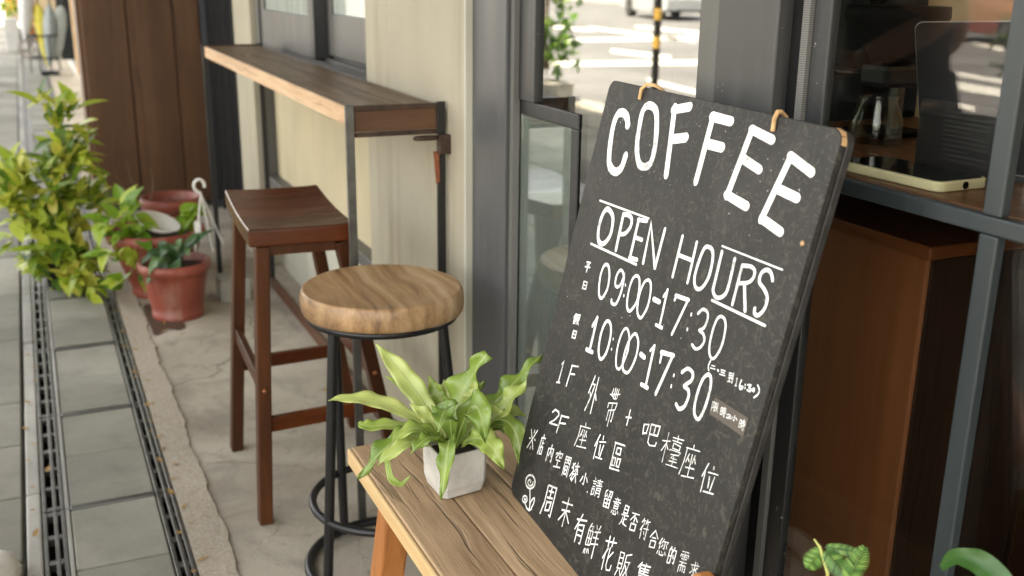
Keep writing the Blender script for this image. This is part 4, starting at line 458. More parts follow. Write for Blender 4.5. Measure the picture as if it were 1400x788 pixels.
# sliding window with a solid panel below
win = MB()
win.box(4.40, 4.459, -.97, -.868, .372, 2.5); win.box(2.782, 4.40, -.97, -.872, .372, .412); win.box(2.782, 4.40, -.97, -.868, .905, .950)
win.box(2.782, 2.84, -.97, -.872, .412, .905); win.box(2.782, 4.40, -.97, -.868, 2.2, 2.26)
wf = win.build('window', GREYMID, shop, bevel=.003)
MB().box(2.84, 4.40, -.95, -.918, .412, .905).build('lower_panel', PANEL, wf)
for y0, z0 in ((-.885, .958), (-.912, .966), (-.938, .972)): MB().box(2.784, 4.40, y0-.004, y0+.004, .9505, z0).build('track', GREYMID, wf)
def sash(x0, x1, y0, y1, z0):
    b = MB(); b.box(x0, x0+.045, y0, y1, z0, 2.19); b.box(x1-.045, x1, y0, y1, z0, 2.19)
    b.box(x0+.045, x1-.045, y0, y1, z0, z0+.135); b.box(x0+.045, x1-.045, y0, y1, 2.13, 2.19)
    b.build('sash', GREYMID, wf, bevel=.003)
    MB().box(x0+.045, x1-.045, (y0+y1)/2-.003, (y0+y1)/2+.003, z0+.135, 2.13).build('pane', PALEREFL, wf)
sash(3.56, 4.37, -.905, -.876, .960)
sash(2.79, 3.50, -.945, -.918, .976)
MB().box(3.505, 3.556, -.95, -.872, .962, 2.19).build('meeting_stile', GREYDARK, wf, bevel=.002)
# glazed front: jamb, gasket, rails, mullions, panes
jamb = MB().box(1.882, 2.053, -.96, -.842, 0, 2.6).build('door_jamb', painted('jamb_grey', (.058, .059, .060)), shop, bevel=.003)
t = NT('gasket'); zz = t.math('SINE', t.math('MULTIPLY', t.n.new('ShaderNodeSeparateXYZ').outputs[2], 2300))
sp = [n for n in t.n if n.type == 'SEPXYZ'][0]; t.l.new(t.tc, sp.inputs[0])
t.col(t.ramp(zz, [(.2, (.085, .085, .078)), (.8, (.17, .165, .15))])).rough(.7); GASKET = t.m
MB().box(1.866, 1.8815, -.866, -.852, 0, 2.6).build('brush_gasket', GASKET, jamb)
frame = MB()
frame.box(1.795, 1.865, -.90, -.862, 1.012, 2.6)
frame.box(1.625, 1.865, -.8718, -.8675, .984, 1.0115)
frame.box(1.625, 1.652, -.8718, -.868, .07, .9835)
frame.box(1.625, 1.865, -.8718, -.868, .012, .069)
frame.build('glazing_frame', GREYDARK, shop, bevel=.002)
GL_L = glass('reflective_door_glass', .19, (.60, .66, .62))
GL_R = glass('shop_window_glass', .034, (.93, .94, .92))
MB().box(1.25, 1.866, -.878, -.872, .012, 2.6).build('door_pane', GL_L, shop)
MB().box(1.6525, 1.865, -.8718, -.8690, .0695, .9835).build('lower_pane', glass('reflection_haze_glass', .20, (.8, .86, .82), .01, .13, (.50, .58, .52)), shop)  # diffuse haze stands in for the pale reflection of the paving
MB().box(1.199, 1.2495, -.890, -.852, 0, 2.6).build('door_stile', painted('stile_grey', (.078, .078, .070)), shop, bevel=.002)
post = MB().box(1.072, 1.198, -.890, -.845, 0, 2.6).build('post', painted('post_grey', (.042, .042, .040)), shop, bevel=.003)
MB().box(1.031, 1.0435, -.868, -.860, 0, 2.6).build('brush_gasket', GASKET, post)
MB().box(1.044, 1.0715, -.888, -.868, 0, 2.6).build('door_gap', BLACKMAT, post)
MB().box(1.000, 1.0305, -.880, -.866, 0, 2.6).build('edge_frame', GREYDARK, post, bevel=.002)
fr = MB(); fr.box(.50, .9995, -.8715, -.858, 1.003, 1.0215); fr.box(.718, .741, -.8715, -.8585, 1.022, 2.6); fr.box(.718, .741, -.8715, -.8585, .012, 1.0025)
fr.box(.470, .4995, -.895, -.855, 0, 2.6)
fr.build('window_grid', RAILPAINT, shop, bevel=.002)
MB().box(.50, 1.0, -.878, -.872, .012, 2.6).build('window_pane', GL_R, shop)
MB().box(-4, .4695, -1.1, -.85, 0, 2.6).build('near_wall', PILLAR, shop)
# an inner door frame seen through the lower pane
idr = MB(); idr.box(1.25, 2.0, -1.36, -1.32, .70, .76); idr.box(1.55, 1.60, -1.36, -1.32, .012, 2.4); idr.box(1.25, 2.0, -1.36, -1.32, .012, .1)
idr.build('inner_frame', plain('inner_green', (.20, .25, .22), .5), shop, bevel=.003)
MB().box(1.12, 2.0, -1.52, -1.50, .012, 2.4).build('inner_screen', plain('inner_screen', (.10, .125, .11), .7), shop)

arc = thing('arcade_column', 'dark square arcade column at the street side carrying the canopy, seen only as a dark reflection', 'column', (4.0, 1.55, 0))
MB().box(3.58, 4.22, 1.30, 1.67, .0, 2.949).build('shaft', plain('dark_stone', (.045, .045, .042), .6, 0, .2, 8), arc, bevel=.01)
MB().box(3.54, 4.26, 1.26, 1.71, .001, .22).build('base', plain('dark_stone_base', (.06, .06, .055), .6, 0, .2, 8), arc, bevel=.01)
# folded black metal gate and the timber clad column
gate = thing('folding_gate', 'black folding metal gate folded flat between the timber column and the beige wall', 'gate', (5.2, -.9, 0))
n_ = 9
for k in range(n_):
    xa = 4.86+k*.098
    MB().bar((xa, -.865 if k % 2 else -.955, .03), (xa, -.865 if k % 2 else -.955, 2.55), .014, .014).build('gate_upright', METAL_BLACK, gate)
    a = (xa, -.865 if k % 2 else -.955); b = (xa+.09, -.955 if k % 2 else -.865)
    MB().hexa([(a[0], a[1]-.003, .05), (b[0], b[1]-.003, .05), (b[0], b[1]+.003, .05), (a[0], a[1]+.003, .05)], [(a[0], a[1]-.003, 2.5), (b[0], b[1]-.003, 2.5), (b[0], b[1]+.003, 2.5), (a[0], a[1]+.003, 2.5)]).build('gate_leaf', BLACKMAT, gate)
MB().box(5.735, 5.79, -.90, -.843, 0, 2.6).build('gate_post', plain('gate_blue_grey', (.045, .05, .06), .5), gate)
colm = thing('timber_column', 'tall square column clad in brown upright timber planks behind the plants', 'column', (5.95, -.55, 0))
MB().box(5.835, 6.1, -.835, -.268, .04, 2.9).build('core', plain('core_dark', (.03, .025, .02), .8), colm)
MB().box(5.815, 6.11, -.84, -.262, 0, .035).build('footing', plain('dark_footing', (.035, .03, .027), .8), colm)
for a, b in ((-.266, -.477), (-.483, -.706), (-.7115, -.838)):
    MB().box(5.80, 5.834, b, a, .036, 2.9).build('plank', CLAD, colm, bevel=.003)
MB().box(5.835, 6.1, -.2675, -.245, .036, 2.9).build('plank', CLAD, colm, bevel=.003)

# ------------------------------------------------------------------ narrow bar shelf
shelf = thing('bar_shelf', 'long narrow timber bar counter on thin steel legs under the sliding window', 'bar counter', (3.15, -.71, 0))
MB().box(2.182, 4.122, -.812, -.6155, .928, .968).build('shelf_board', SHELFTOP, shelf, bevel=.002)
MB().box(2.182, 4.122, -.6150, -.6075, .9285, .9675).build('front_edge', SHELFEDGE, shelf, bevel=.0015)
MB().box(2.172, 2.1815, -.807, -.6175, .9167, .9623).build('end_board', SHELFEND, shelf)
for y0 in (-.617, -.824):
    for x0 in (2.163, 4.1225):
        MB().box(x0, x0+.009 if y0 < -.7 else x0+.008, y0, y0+.019, 0, .976).build('leg', STEEL if y0 > -.7 and x0 < 3 else METAL_BLACK, shelf, bevel=.001)
for x0 in (2.165, 4.123):
    m_ = MB(); m_.box(x0, x0+.0065, -.805, -.617, .9625, .9735); m_.box(x0, x0+.0065, -.805, -.617, .906, .9165); m_.build('end_strap', RUST, shelf, bevel=.001)
MB().box(2.176, 4.12, -.822, -.806, .006, .046).build('base_rail', wood('rail_wood', ((.05,.02,.01),(.10,.042,.02),(.16,.07,.032)), 'x', .55), shelf, bevel=.002)
lt = MB().box(2.145, 2.1625, -.838, -.802, .862, .905).build('latch', RUST, shelf, bevel=.003)
MB().tube([(2.155+.010*math.cos(a), -.775+.026*math.sin(a), .899) for a in [i*math.pi/8 for i in range(16)]], .0045, 8, True).build('latch_ring', RUST, lt)
MB().hexa([(2.158, -.808, .80), (2.163, -.808, .80), (2.163, -.800, .795), (2.158, -.800, .795)], [(2.158, -.806, .868), (2.163, -.806, .868), (2.163, -.794, .868), (2.158, -.794, .868)]).build('latch_strap', RUSTRED, lt)

# ------------------------------------------------------------------ square saddle stool
st1 = thing('bar_stool', 'dark red brown wooden bar stool with a square saddle seat under the bar counter', 'bar stool', (2.44, -.53, 0))
MR = Matrix.Translation((2.437, -.522, 0)) @ Matrix.Rotation(R(-3.5), 4, 'Z')
nx, ny = 16, 6; v = []; f = []
hx, hy = .2275, .1175
for top in (1, 0):
    for i in range(nx+1):
        for j in range(ny+1):
            a = 2*i/nx-1; b = 2*j/ny-1
            z = .700+.010*a*a+.003*abs(b)**3 if top else .664+.008*a*a
            v.append(MR @ Vector((a*hx*(1-.006*b*b), b*hy, z)))
N_ = (nx+1)*(ny+1)
for i in range(nx):
    for j in range(ny):
        a = i*(ny+1)+j; f.append((a, a+ny+1, a+ny+2, a+1)); f.append(tuple(N_+q for q in (a, a+1, a+ny+2, a+ny+1)))
for i in range(nx):
    a = i*(ny+1); f.append((a, N_+a, N_+a+ny+1, a+ny+1)); a += ny; f.append((a, a+ny+1, N_+a+ny+1, N_+a))
for j in range(ny):
    a = j; f.append((a, a+1, N_+a+1, N_+a)); a = nx*(ny+1)+j; f.append((a, N_+a, N_+a+1, a+1))
MB().add(v, f).build('seat', WALNUT, st1, bevel=.005, seg=3)
tops = {}; feet = {}
for sx in (-1, 1):
    for sy in (-1, 1):
        tops[sx, sy] = MR @ Vector((sx*.196, sy*.088, .668))
feet = {(-1, 1): Vector((2.238, -.392, 0)), (1, 1): Vector((2.662, -.402, 0)), (-1, -1): Vector((2.275, -.742, 0)), (1, -1): Vector((2.69, -.738, 0))}
def at_z(k, z): a, b = feet[k], tops[k]; return a+(b-a)*(z/.668)
for k in tops:
    leg = MB().bar(feet[k], tops[k], .036, .031).build('leg', WALNUTZ, st1, bevel=.003)
WX = wood('walnut_rail_wood', ((.027, .009, .0035), (.068, .020, .0065), (.13, .040, .012)), 'x', .40, 50, 6, .12, .25, coat=.12, spec=.25)
for sy in (1, -1):
    MB().bar(at_z((-1, sy), .335), at_z((1, sy), .335), .018, .036, (0, 1, 0)).build('stretcher', WX, st1, bevel=.003)
for sx in (-1, 1):
    MB().bar(at_z((sx, 1), .245), at_z((sx, -1), .245), .018, .036, (1, 0, 0)).build('stretcher', WALNUT, st1, bevel=.003)
for sy in (1, -1):
    p = at_z((-1, sy), .335)-Vector((.0195, 0, 0))
    MB().lathe([(.006, -.003), (.006, .001), (.004, .0025), (.0001, .003)], p, 12, Matrix.Rotation(R(-90), 4, 'Y')).build('bolt_cap', plain('copper_cap', (.28, .10, .045), .4, .6), st1)
ap = MB(); ap.bar(MR @ Vector((-.19, .078, .655)), MR @ Vector((-.19, -.078, .655)), .018, .02); ap.build('apron', WALNUTZ, st1)

t = NT('elm_seat_wood')
def stretch(v_scale, loc): return t.map(v_scale, loc=loc)
wobn = t.n.new('ShaderNodeTexNoise'); wobn.inputs['Scale'].default_value = 5; wobn.inputs['Detail'].default_value = 2; t.l.new(t.tc, wobn.inputs['Vector'])
vm = t.n.new('ShaderNodeVectorMath'); vm.operation = 'MULTIPLY_ADD'; vm.inputs[1].default_value = (.03, .05, .05); t.l.new(wobn.outputs['Color'], vm.inputs[0]); t.l.new(t.tc, vm.inputs[2])
v_ = t.map((.08, 1, .55), src=vm.outputs[0], loc=(0, .3, .1)); fine = t.noise(95, 5, .65, .1, v_); band = t.noise(15, 3, .5, .3, v_); spot = t.noise(7, 5, .65)
rg_ = t.wave(9, 3.5, 2, v_, 1.2, 'Y')
f_ = t.math('ADD', t.math('MULTIPLY', fine, .36), t.math('ADD', t.math('MULTIPLY', band, .56), t.math('MULTIPLY', rg_, .08)))
c_ = t.ramp(f_, [(.34, (.10, .046, .017)), (.42, (.26, .14, .058)), (.52, (.39, .235, .11)), (.66, (.53, .36, .20))])
c_ = t.mix(t.math('MULTIPLY', t.ramp(spot, [(.48, 0.0), (.68, 1.0)]), .45), c_, (.26, .17, .095))
t.col(c_).rough(t.ramp(fine, [(.3, .55), (.7, .40)])).bump(fine, .35, .0015); t.b.inputs['Coat Weight'].default_value = .15; ROUND = t.m
# ------------------------------------------------------------------ round stool
st2 = thing('round_stool', 'round bar stool with a thick pale timber seat on a black steel frame', 'bar stool', (1.95, -.605, 0))
cx, cy = 1.953, -.604
wob = lambda t, z: 1+.012*math.sin(2*t+.6)+.008*math.sin(3*t+2)+.004*math.sin(7*t)
MB().lathe([(.0001, .588), (.156, .588), (.1615, .590), (.1645, .595), (.1660, .606), (.1655, .620), (.1635, .630), (.1615, .6345), (.1605, .6365), (.1575, .6385), (.152, .6375), (.10, .6370), (.0001, .637)], (cx, cy, 0), 72, None, True, wob).build('seat', ROUND, st2)
def ring(z, r, tr, n=48, c=(cx, cy)): return MB().tube([(c[0]+r*math.cos(a), c[1]+r*math.sin(a), z) for a in [2*math.pi*i/n for i in range(n)]], tr, 10, True)
MB().lathe([(.128, .576), (.154, .576), (.155, .5878), (.128, .5878)], (cx, cy, 0), 48).build('seat_ring', METAL_BLACK, st2)
ring(.165, .158, .0085).build('foot_ring', METAL_BLACK, st2)
ring(.0105, .172, .0105).build('base_ring', METAL_BLACK, st2)
for a, b in (((1.885, -.482, .575), (1.893, -.452, .012)), ((2.085, -.538, .575), (2.098, -.545, .012)), ((1.965, -.735, .575), (1.935, -.785, .012))):
    MB().tube([a, tuple((Vector(a)+Vector(b))/2), b], .0105, 12).build('leg', METAL_BLACK, st2)

# ------------------------------------------------------------------ bench
bench = thing('bench', 'weathered plank bench holding the potted fern and the black menu board', 'bench', (1.05, -.585, 0))
m_ = MB()
for k, (a, b) in enumerate(((-.4425, -.5385), (-.5400, -.6380), (-.6395, -.732))):
    m_ = MB(); m_.box(.50, 1.634-.002*k, b, a, .418, .450-.0008*(k == 1)); m_.build('top_plank', BENCHW, bench, bevel=.003)
MB().box(.50, 1.634, -.4420, -.4345, .4185, .4485).build('edge_board', BENCHE, bench, bevel=.003)
for sx, xt, xb in ((1, 1.52, 1.60), (-1, .64, .56)):
    for yt, yb in ((-.490, -.462), (-.68, -.71)):
        MB().bar((xb, yb, 0), (xt, yt, .4175), .052, .046).build('leg', BENCHL, bench, bevel=.004)
MB().bar((1.535, -.476, .20), (1.535, -.695, .20), .022, .04).build('stretcher', BENCHL, bench, bevel=.003)
MB().bar((.625, -.476, .20), (.625, -.695, .20), .022, .04).build('stretcher', BENCHL, bench, bevel=.003)
# ------------------------------------------------------------------ the menu board
BO = Vector((1.376, -0.6305, 0.45)); BS = Vector((-.99855, .05387, 0)).normalized(); BT = Vector((-.01227, -.22755, .97369)).normalized(); BN = BS.cross(BT)
if BN.y < 0: BN = -BN
def bp(s, t, n=0.0): return BO+BS*s+BT*t+BN*n
board = thing('menu_board', 'black chalkboard reading COFFEE and OPEN HOURS leaning on the glass front, standing on the bench', 'menu board', tuple(bp(.265, 0)))
BW, BH = .5345, .6665
def rrect(w, h, r, n=5, ins=0):
    p = []
    for cx_, cy_, a0 in ((w-r, r, -90), (w-r, h-r, 0), (r, h-r, 90), (r, r, 180)):
        for k in range(n+1):
            a = R(a0+90*k/n); p.append((cx_+r*math.cos(a), cy_+r*math.sin(a)))
    return p
t = NT('chalkboard'); a = t.noise(7, 6, .65, .6); b = t.noise(48, 7, .80, 2.6); d = t.noise(240, 3, .6)
c0 = t.ramp(a, [(.3, (.012, .0115, .010)), (.7, (.022, .0213, .019))])
c0 = t.mix(t.math('MULTIPLY', t.ramp(b, [(.52, 0.0), (.60, 1.0)]), .60), c0, (.082, .078, .062))
c0 = t.mix(t.math('MULTIPLY', t.ramp(d, [(.68, 0.0), (.76, 1.0)]), .25), c0, (.25, .24, .21))
wp = t.noise(4.5, 5, .6, 1.5, t.map((1, 1, .5), rot=(0, R(20), 0))); c0 = t.mix(t.math('MULTIPLY', t.ramp(wp, [(.50, 0.0), (.72, 1.0)]), .40), c0, (.058, .056, .050))
t.col(c0).rough(t.ramp(b, [(.3, .50), (.7, .66)])).bump(b, .18, .001); t.b.inputs['Specular IOR Level'].default_value = .35
CHALK = t.m
MB().prism(rrect(BW, BH, .016), lambda p: bp(p[0], p[1], -.0085), lambda p: bp(p[0], p[1], 0)).build('front_panel', CHALK, board, bevel=.0012)
MB().prism([(x, y) for x, y in rrect(BW-.001, BH-.001, .016)], lambda p: bp(p[0]+.0015, p[1]+.0005, -.0190), lambda p: bp(p[0]+.0015, p[1]+.0005, -.0093)).build('back_panel', plain('board_edge_black', (.022, .021, .02), .55, 0, .5, 50, .2), board, bevel=.0015)
MB().prism([(BW-.012, BH-.0065), (BW-.004, BH-.0145), (BW+.0006, BH-.016), (BW-.001, BH-.010), (BW-.006, BH-.002), (BW-.014, BH+.0006)], lambda p: bp(p[0], p[1], -.0088), lambda p: bp(p[0], p[1], -.0020)).build('worn_corner', plain('bare_wood_chip', (.50, .31, .15), .7), board)
ROPE = plain('jute_rope', (.58, .36, .17), .85, 0, .35, 90, .5)
for s0, dx in ((.1137, 1), (.418, -.3)):
    pts = [bp(s0-.010*dx*1, BH-.018, .002), bp(s0-.008*dx, BH-.004, .004), bp(s0-.002*dx, BH+.004, .001), bp(s0+.010*dx, BH+.005, -.006), bp(s0+.016*dx, BH+.001, -.016), bp(s0+.016*dx, BH-.02, -.022)]
    MB().tube(pts, .0026, 8).build('rope_loop', ROPE, board)
MB().lathe([(.0032, -.001), (.0032, .0006), (.002, .0014), (.0001, .0016)], bp(.5215, .5425, 0), 12, BN.to_track_quat('Z', 'Y').to_matrix().to_4x4()).build('nail_head', plain('nail_brass', (.45, .28, .14), .5, .3), board)
MB().prism([(.4480, .3183), (.5172, .3190), (.5175, .3412), (.4500, .3396)], lambda p: bp(p[0], p[1], .0001), lambda p: bp(p[0], p[1], .0007)).build('taped_note', plain('brown_tape', (.085, .070, .055), .5, 0, .1, 30), board)

def ribbon(mb, pts, w, n0):
    """a brush stroke of width w along board points, with rounded ends"""
    P = [Vector(p) for p in pts]
    closed = (P[0]-P[-1]).length < 1e-4 and len(P) > 3
    if closed: P = P[:-1]
    Q = [P[0]]
    for p in P[1:]:
        if (p-Q[-1]).length > .0003: Q.append(p)
    P = Q; m = len(P)
    if m < 2: P = [P[0], P[0]+Vector((.0006, 0))]; m = 2
    L = []; Rr = []
    jit = [1+random.uniform(-.07, .07) for _ in range(m)]
    for i, p in enumerate(P):
        d0 = (p-P[i-1]) if (i > 0 or closed) else (P[1]-p); d1 = (P[(i+1) % m]-p) if (i < m-1 or closed) else d0
        d0 = d0.normalized(); d1 = d1.normalized(); d = d0+d1
        d = d.normalized() if d.length > .2 else d0
        k = max(.55, abs(d.dot(d1))); q = Vector((-d.y, d.x))*(w/2*jit[i]/k)
        L.append(p+q); Rr.append(p-q)
    def cap(p, d):
        d = d.normalized(); q = Vector((-d.y, d.x)); return [p+(q*math.cos(a)+d*math.sin(a))*w/2*.95 for a in (R(65), R(35), R(0), R(-35), R(-65))] and [p+(d*math.cos(a)+q*math.sin(a))*w/2*.9 for a in (R(60), R(30), 0, R(-30), R(-60))]
    vs = []; fs = []
    for a, b in zip(L, Rr): vs += [a, b]
    for i in range(m if closed else m-1):
        j = (i+1) % m; fs.append((2*i, 2*i+1, 2*j+1, 2*j))
    if not closed:
        c = cap(P[-1], P[-1]-P[-2]); n = len(vs); vs += c; fs.append((2*m-2,)+tuple(range(n, n+5))[::1]+(2*m-1,))
        c = cap(P[0], P[0]-P[1]); n = len(vs); vs += c; fs.append((1,)+tuple(range(n, n+5))+(0,))
    mb.add([bp(p.x, p.y, n0) for p in vs], fs)
t = NT('chalk_paint'); n = t.noise(130, 5, .75); n2 = t.noise(18, 4, .6); k_ = t.math('ADD', t.math('MULTIPLY', n, .6), t.math('MULTIPLY', n2, .4)); t.col(t.ramp(k_, [(.34, (.20, .20, .185)), (.43, (.62, .62, .59)), (.52, (.88, .88, .85))])).rough(.85); CHALKWHITE = t.m
zk = 0
for line, strokes in LETTERING.items():
    mb = MB()
    for wd, pts in strokes:
        zk += 1
        base = .0010 if line.startswith('time') else .0003
        ribbon(mb, [(u/1000, v/1000) for u, v in pts], wd/1000, base+(zk % 60)*.000006)
    # every ribbon faces out of the board
    o = mb.build('lettering', CHALKWHITE, board)
    fl = [p.index for p in o.data.polygons if p.normal.dot(BN) < 0]
    b_ = bmesh.new(); b_.from_mesh(o.data); b_.faces.ensure_lookup_table(); bmesh.ops.reverse_faces(b_, faces=[b_.faces[i] for i in fl]); b_.to_mesh(o.data); b_.free()
    o['label'] = {'COFFEE': 'large white word COFFEE', 'OPEN HOURS': 'white words OPEN HOURS with lines above and below', '0900': 'white hours 09:00-17:30', '1000': 'white hours 10:00-17:30'}.get(line, 'white hand lettering: '+line)
# chalk smudges
mb = MB()
for k in range(46):
    s0 = random.uniform(.03, .50); t0 = random.choice((random.uniform(.05, .64), random.uniform(.52, .64))); L_ = random.uniform(.0006, .0016)
    a = random.uniform(0, 6.28); mb.add([bp(s0+L_*math.cos(q+a)*random.uniform(.5, 1), t0+L_*math.sin(q+a)*random.uniform(.5, 1), .00021+k*2e-6) for q in (0, 1, 2, 3, 4, 5)], [(0,1,2,3,4,5)])
mb.build('paint_fleck', plain('fleck_grey', (.42, .41, .38), .8), board)
blk = MB().prism([(-.03, 0), (.035, 0), (.035, .142), (.028, .157), (.012, .164), (-.012, .164), (-.024, .157), (-.03, .142)], lambda p: (.826-p[0]*.9, -.630+p[0]*.05, .4505+p[1]), lambda p: (.826-p[0]*.9, -.612+p[0]*.05, .4505+p[1])).build('wooden_stop', BENCHL, None, bevel=.003)
tag(blk, 'small orange wooden block standing on the bench in front of the board corner', 'wooden block')

# ------------------------------------------------------------------ potted fern on the bench
pot = thing('fern_pot', 'small white cement pot with faceted sides standing on the bench', 'plant pot', (1.43, -.572, .45))
def poly_pot(r0, z0, r1, z1):
    pass
c0 = Vector((1.428, -.556, 0)); A0 = math.atan2(.037, -.044)
ang = [A0+R(d) for d in (-6, 6, 84, 96, 174, 186, 264, 276)]
rad = [1, 1, .92, .92, 1, 1, .92, .92]
def loop(r, z): return [c0+Vector((r*q*math.cos(a), r*q*math.sin(a), z)) for a, q in zip(ang, rad)]
rings = [loop(.050, .4515), loop(.0560, .470), loop(.0575, .513), loop(.0570, .527), loop(.0505, .527), loop(.0480, .510)]
v = [p for q in rings for p in q]; f = [tuple(range(8))[::-1]]
for i in range(5):
    for k in range(8): f.append((i*8+k, i*8+(k+1) % 8, i*8+8+(k+1) % 8, i*8+8+k))
MB().add(loop(.0477, .512), [tuple(range(8))]).build('soil', SOIL, pot)
f.append(tuple(range(40, 48)))
MB().add(v, f).build('pot_body', CONCRETE_POT, pot, bevel=.003, seg=3)

fern = thing('nest_fern', 'bright green strap leaved fern with wavy leaves growing in the white cement pot', 'fern', (1.432, -.573, .515))
t = NT('fern_leaf'); isl = t.island(); n = t.noise(14, 4)
at_ = t.n.new('ShaderNodeAttribute'); at_.attribute_name = 'leaf_uv'; sx_ = t.n.new('ShaderNodeSeparateXYZ'); t.l.new(at_.outputs['Vector'], sx_.inputs[0])
U_, C_ = sx_.outputs[0], sx_.outputs[1]; aC = t.math('ABSOLUTE', C_)
info = t.n.new('ShaderNodeObjectInfo')
fac = t.math('ADD', t.math('MULTIPLY', info.outputs['Random'], .50), t.math('MULTIPLY', n, .55))
cc = t.ramp(fac, [(.22, (.15, .26, .036)), (.48, (.32, .45, .080)), (.78, (.58, .64, .22))])
vein = t.math('SINE', t.math('ADD', t.math('MULTIPLY', U_, 260), t.math('MULTIPLY', aC, -14)))
cc = t.mix(t.math('MULTIPLY', t.ramp(vein, [(.72, 0.0), (.95, 1.0)]), .16), cc, (.50, .58, .22))
cc = t.mix(t.math('MULTIPLY', t.ramp(aC, [(.03, 1.0), (.11, 0.0)]), .75), cc, (.56, .62, .28))
tip = t.ramp(t.math('ADD', U_, t.math('MULTIPLY', t.noise(60, 3), .10)), [(1.005, 0.0), (1.04, 1.0)])
edge = t.math('MULTIPLY', t.ramp(aC, [(.93, 0.0), (1.0, 1.0)]), t.ramp(t.noise(30, 3), [(.55, 0.0), (.65, 1.0)]))
tip = t.math('MAXIMUM', t.math('MULTIPLY', tip, t.ramp(info.outputs['Random'], [(.45, 0.0), (.5, 1.0)])), t.math('MULTIPLY', edge, .6))
cc = t.mix(tip, cc, (.22, .13, .04))
t.col(cc).rough(.27); t.b.inputs['Specular IOR Level'].default_value = .65
tl = t.n.new('ShaderNodeBsdfTranslucent'); t.l.new(cc, tl.inputs[0]); mx = t.n.new('ShaderNodeMixShader'); mx.inputs[0].default_value = .30
t.bump(t.math('ADD', vein, t.noise(45, 3)), .10, .001); t.l.new(t.b.outputs[0], mx.inputs[1]); t.l.new(tl.outputs[0], mx.inputs[2]); t.l.new(mx.outputs[0], t.out.inputs[0])
FERNM = t.m; RIB = plain('fern_rib', (.36, .46, .13), .4)
def cat(pts, n):
    P = [Vector(p) for p in pts]
    if len(P) == 3:
        # quadratic through the middle point
        c = P[1]*2-(P[0]+P[2])/2; return [P[0]*(1-u)**2+c*2*u*(1-u)+P[2]*u*u for u in [i/n for i in range(n+1)]]
    out = []
    m = len(P)-1
    for i in range(n+1):
        x = i/n*m; k = min(int(x), m-1); u = x-k
        a, b, c, d = P[max(k-1, 0)], P[k], P[k+1], P[min(k+2, m)]
        out.append(.5*((2*b)+(c-a)*u+(2*a-5*b+4*c-d)*u*u+(3*b-a-3*c+d)*u**3))
    return out
def strap(mb, line, wid, wave, up=Vector((-.35, .45, .8)), nc=7, seed=0, tipw=.0):
    n = len(line)-1; vs = []; fs = []; rr = random.Random(seed); ph = rr.uniform(0, 6); fr = rr.uniform(3.0, 4.5); pr_ = None
    for i, p in enumerate(line):
        u = i/n; d = (line[min(i+1, n)]-line[max(i-1, 0)]).normalized()
        N = (up-d*up.dot(d))
        if N.length < .05: N = Vector((-1, 0, 0))-d*d.dot(Vector((-1, 0, 0)))
        N.normalize()
        if pr_: N = (N+pr_*1.2).normalized(); N = (N-d*N.dot(d)).normalized()
        pr_ = N; S = d.cross(N)
        w = wid*(.22+.78*min(1, (u/.5))**.8)*(1 if u < .62 else max(tipw, 1-((u-.62)/.38)**1.7))
        for j in range(nc):
            c = 2*j/(nc-1)-1
            wv = wave*wid*.21*abs(c)**2*math.sin(fr*6.28*u+ph+(1.3 if c > 0 else 0))*min(1, u*3)
            ex = 1+.11*wave*abs(c)*math.sin(fr*6.28*u+ph+1.2+c)
            vs.append(p+S*(c*w/2*ex)+N*(abs(c)**1.3*w*.13+wv))
    for i in range(n):
        for j in range(nc-1): fs.append((i*nc+j, i*nc+j+1, (i+1)*nc+j+1, (i+1)*nc+j))
    mb.add(vs, fs, True)
for k, (pts, wid, wave) in enumerate(FERN):
    if k in (22, 23, 26, 29): continue
    mb = MB(); line = cat(pts, 30); strap(mb, line, wid*1.22, wave, seed=k, tipw=.35 if k in (7, 12) else 0)
    lf = mb.build('leaf', FERNM, fern)
    av = lf.data.attributes.new('leaf_uv', 'FLOAT_VECTOR', 'POINT'); nv_ = len(lf.data.vertices)
    for q in range(nv_): av.data[q].vector = ((q//7)/30, 2*(q % 7)/6-1, 0)
    sol = lf.modifiers.new('thick', 'SOLIDIFY'); sol.thickness = .0006
    rb = MB(); rb.tube([p+Vector((-.0002, .0003, .0006)) for p in line[:-3]], [.0011*(1-.75*i/28) for i in range(len(line)-3)], 5); rb.build('midrib', RIB, lf)

# ------------------------------------------------------------------ terracotta pots and plants by the column
def clay_pot(name, label, c, r0, r1, h, tilt=0):
    o = thing(name, label, 'plant pot', c)
    p = [(r0, .0), (r0+.004, .012), (r0+.003, .024), (r0*1.0, .026)]
    p += [(r0+(r1*.93-r0)*(i/5), .026+(h*.82-.026)*(i/5)) for i in range(1, 6)]
    p += [(r1*.95, h*.825), (r1, h*.84), (r1+.004, h*.92), (r1, h), (r1-.010, h), (r1*.90, h*.84)]
    MB().lathe(p, c, 48).build('pot_body', TERRA, o)
    MB().lathe([(.0001, h*.86), (r1*.5, h*.875), (r1*.905, h*.855)], c, 24).build('soil', SOIL, o)
    return o
clay_pot('clay_pot', 'red clay pot nearest the bar stool holding a dark spear leaved plant', (3.905, -.412, 0), .090, .128, .215)
clay_pot('clay_pot', 'wide red clay pot behind the front pot holding a white dish', (4.24, -.388, 0), .105, .185, .265)
clay_pot('clay_pot', 'dark red clay pot at the back beside the timber column foot', (4.66, -.50, 0), .09, .125, .30)
ds = MB().lathe([(.0001, 0), (.06, .004), (.085, .022), (.088, .022), (.062, 0), (.0001, -.004)], (4.17, -.385, .287), 32, Euler((R(18), R(-14), 0)).to_matrix().to_4x4()).build('dish', WHITEPLASTIC)
tag(ds, 'white plastic dish tilted in the wide red pot', 'dish')
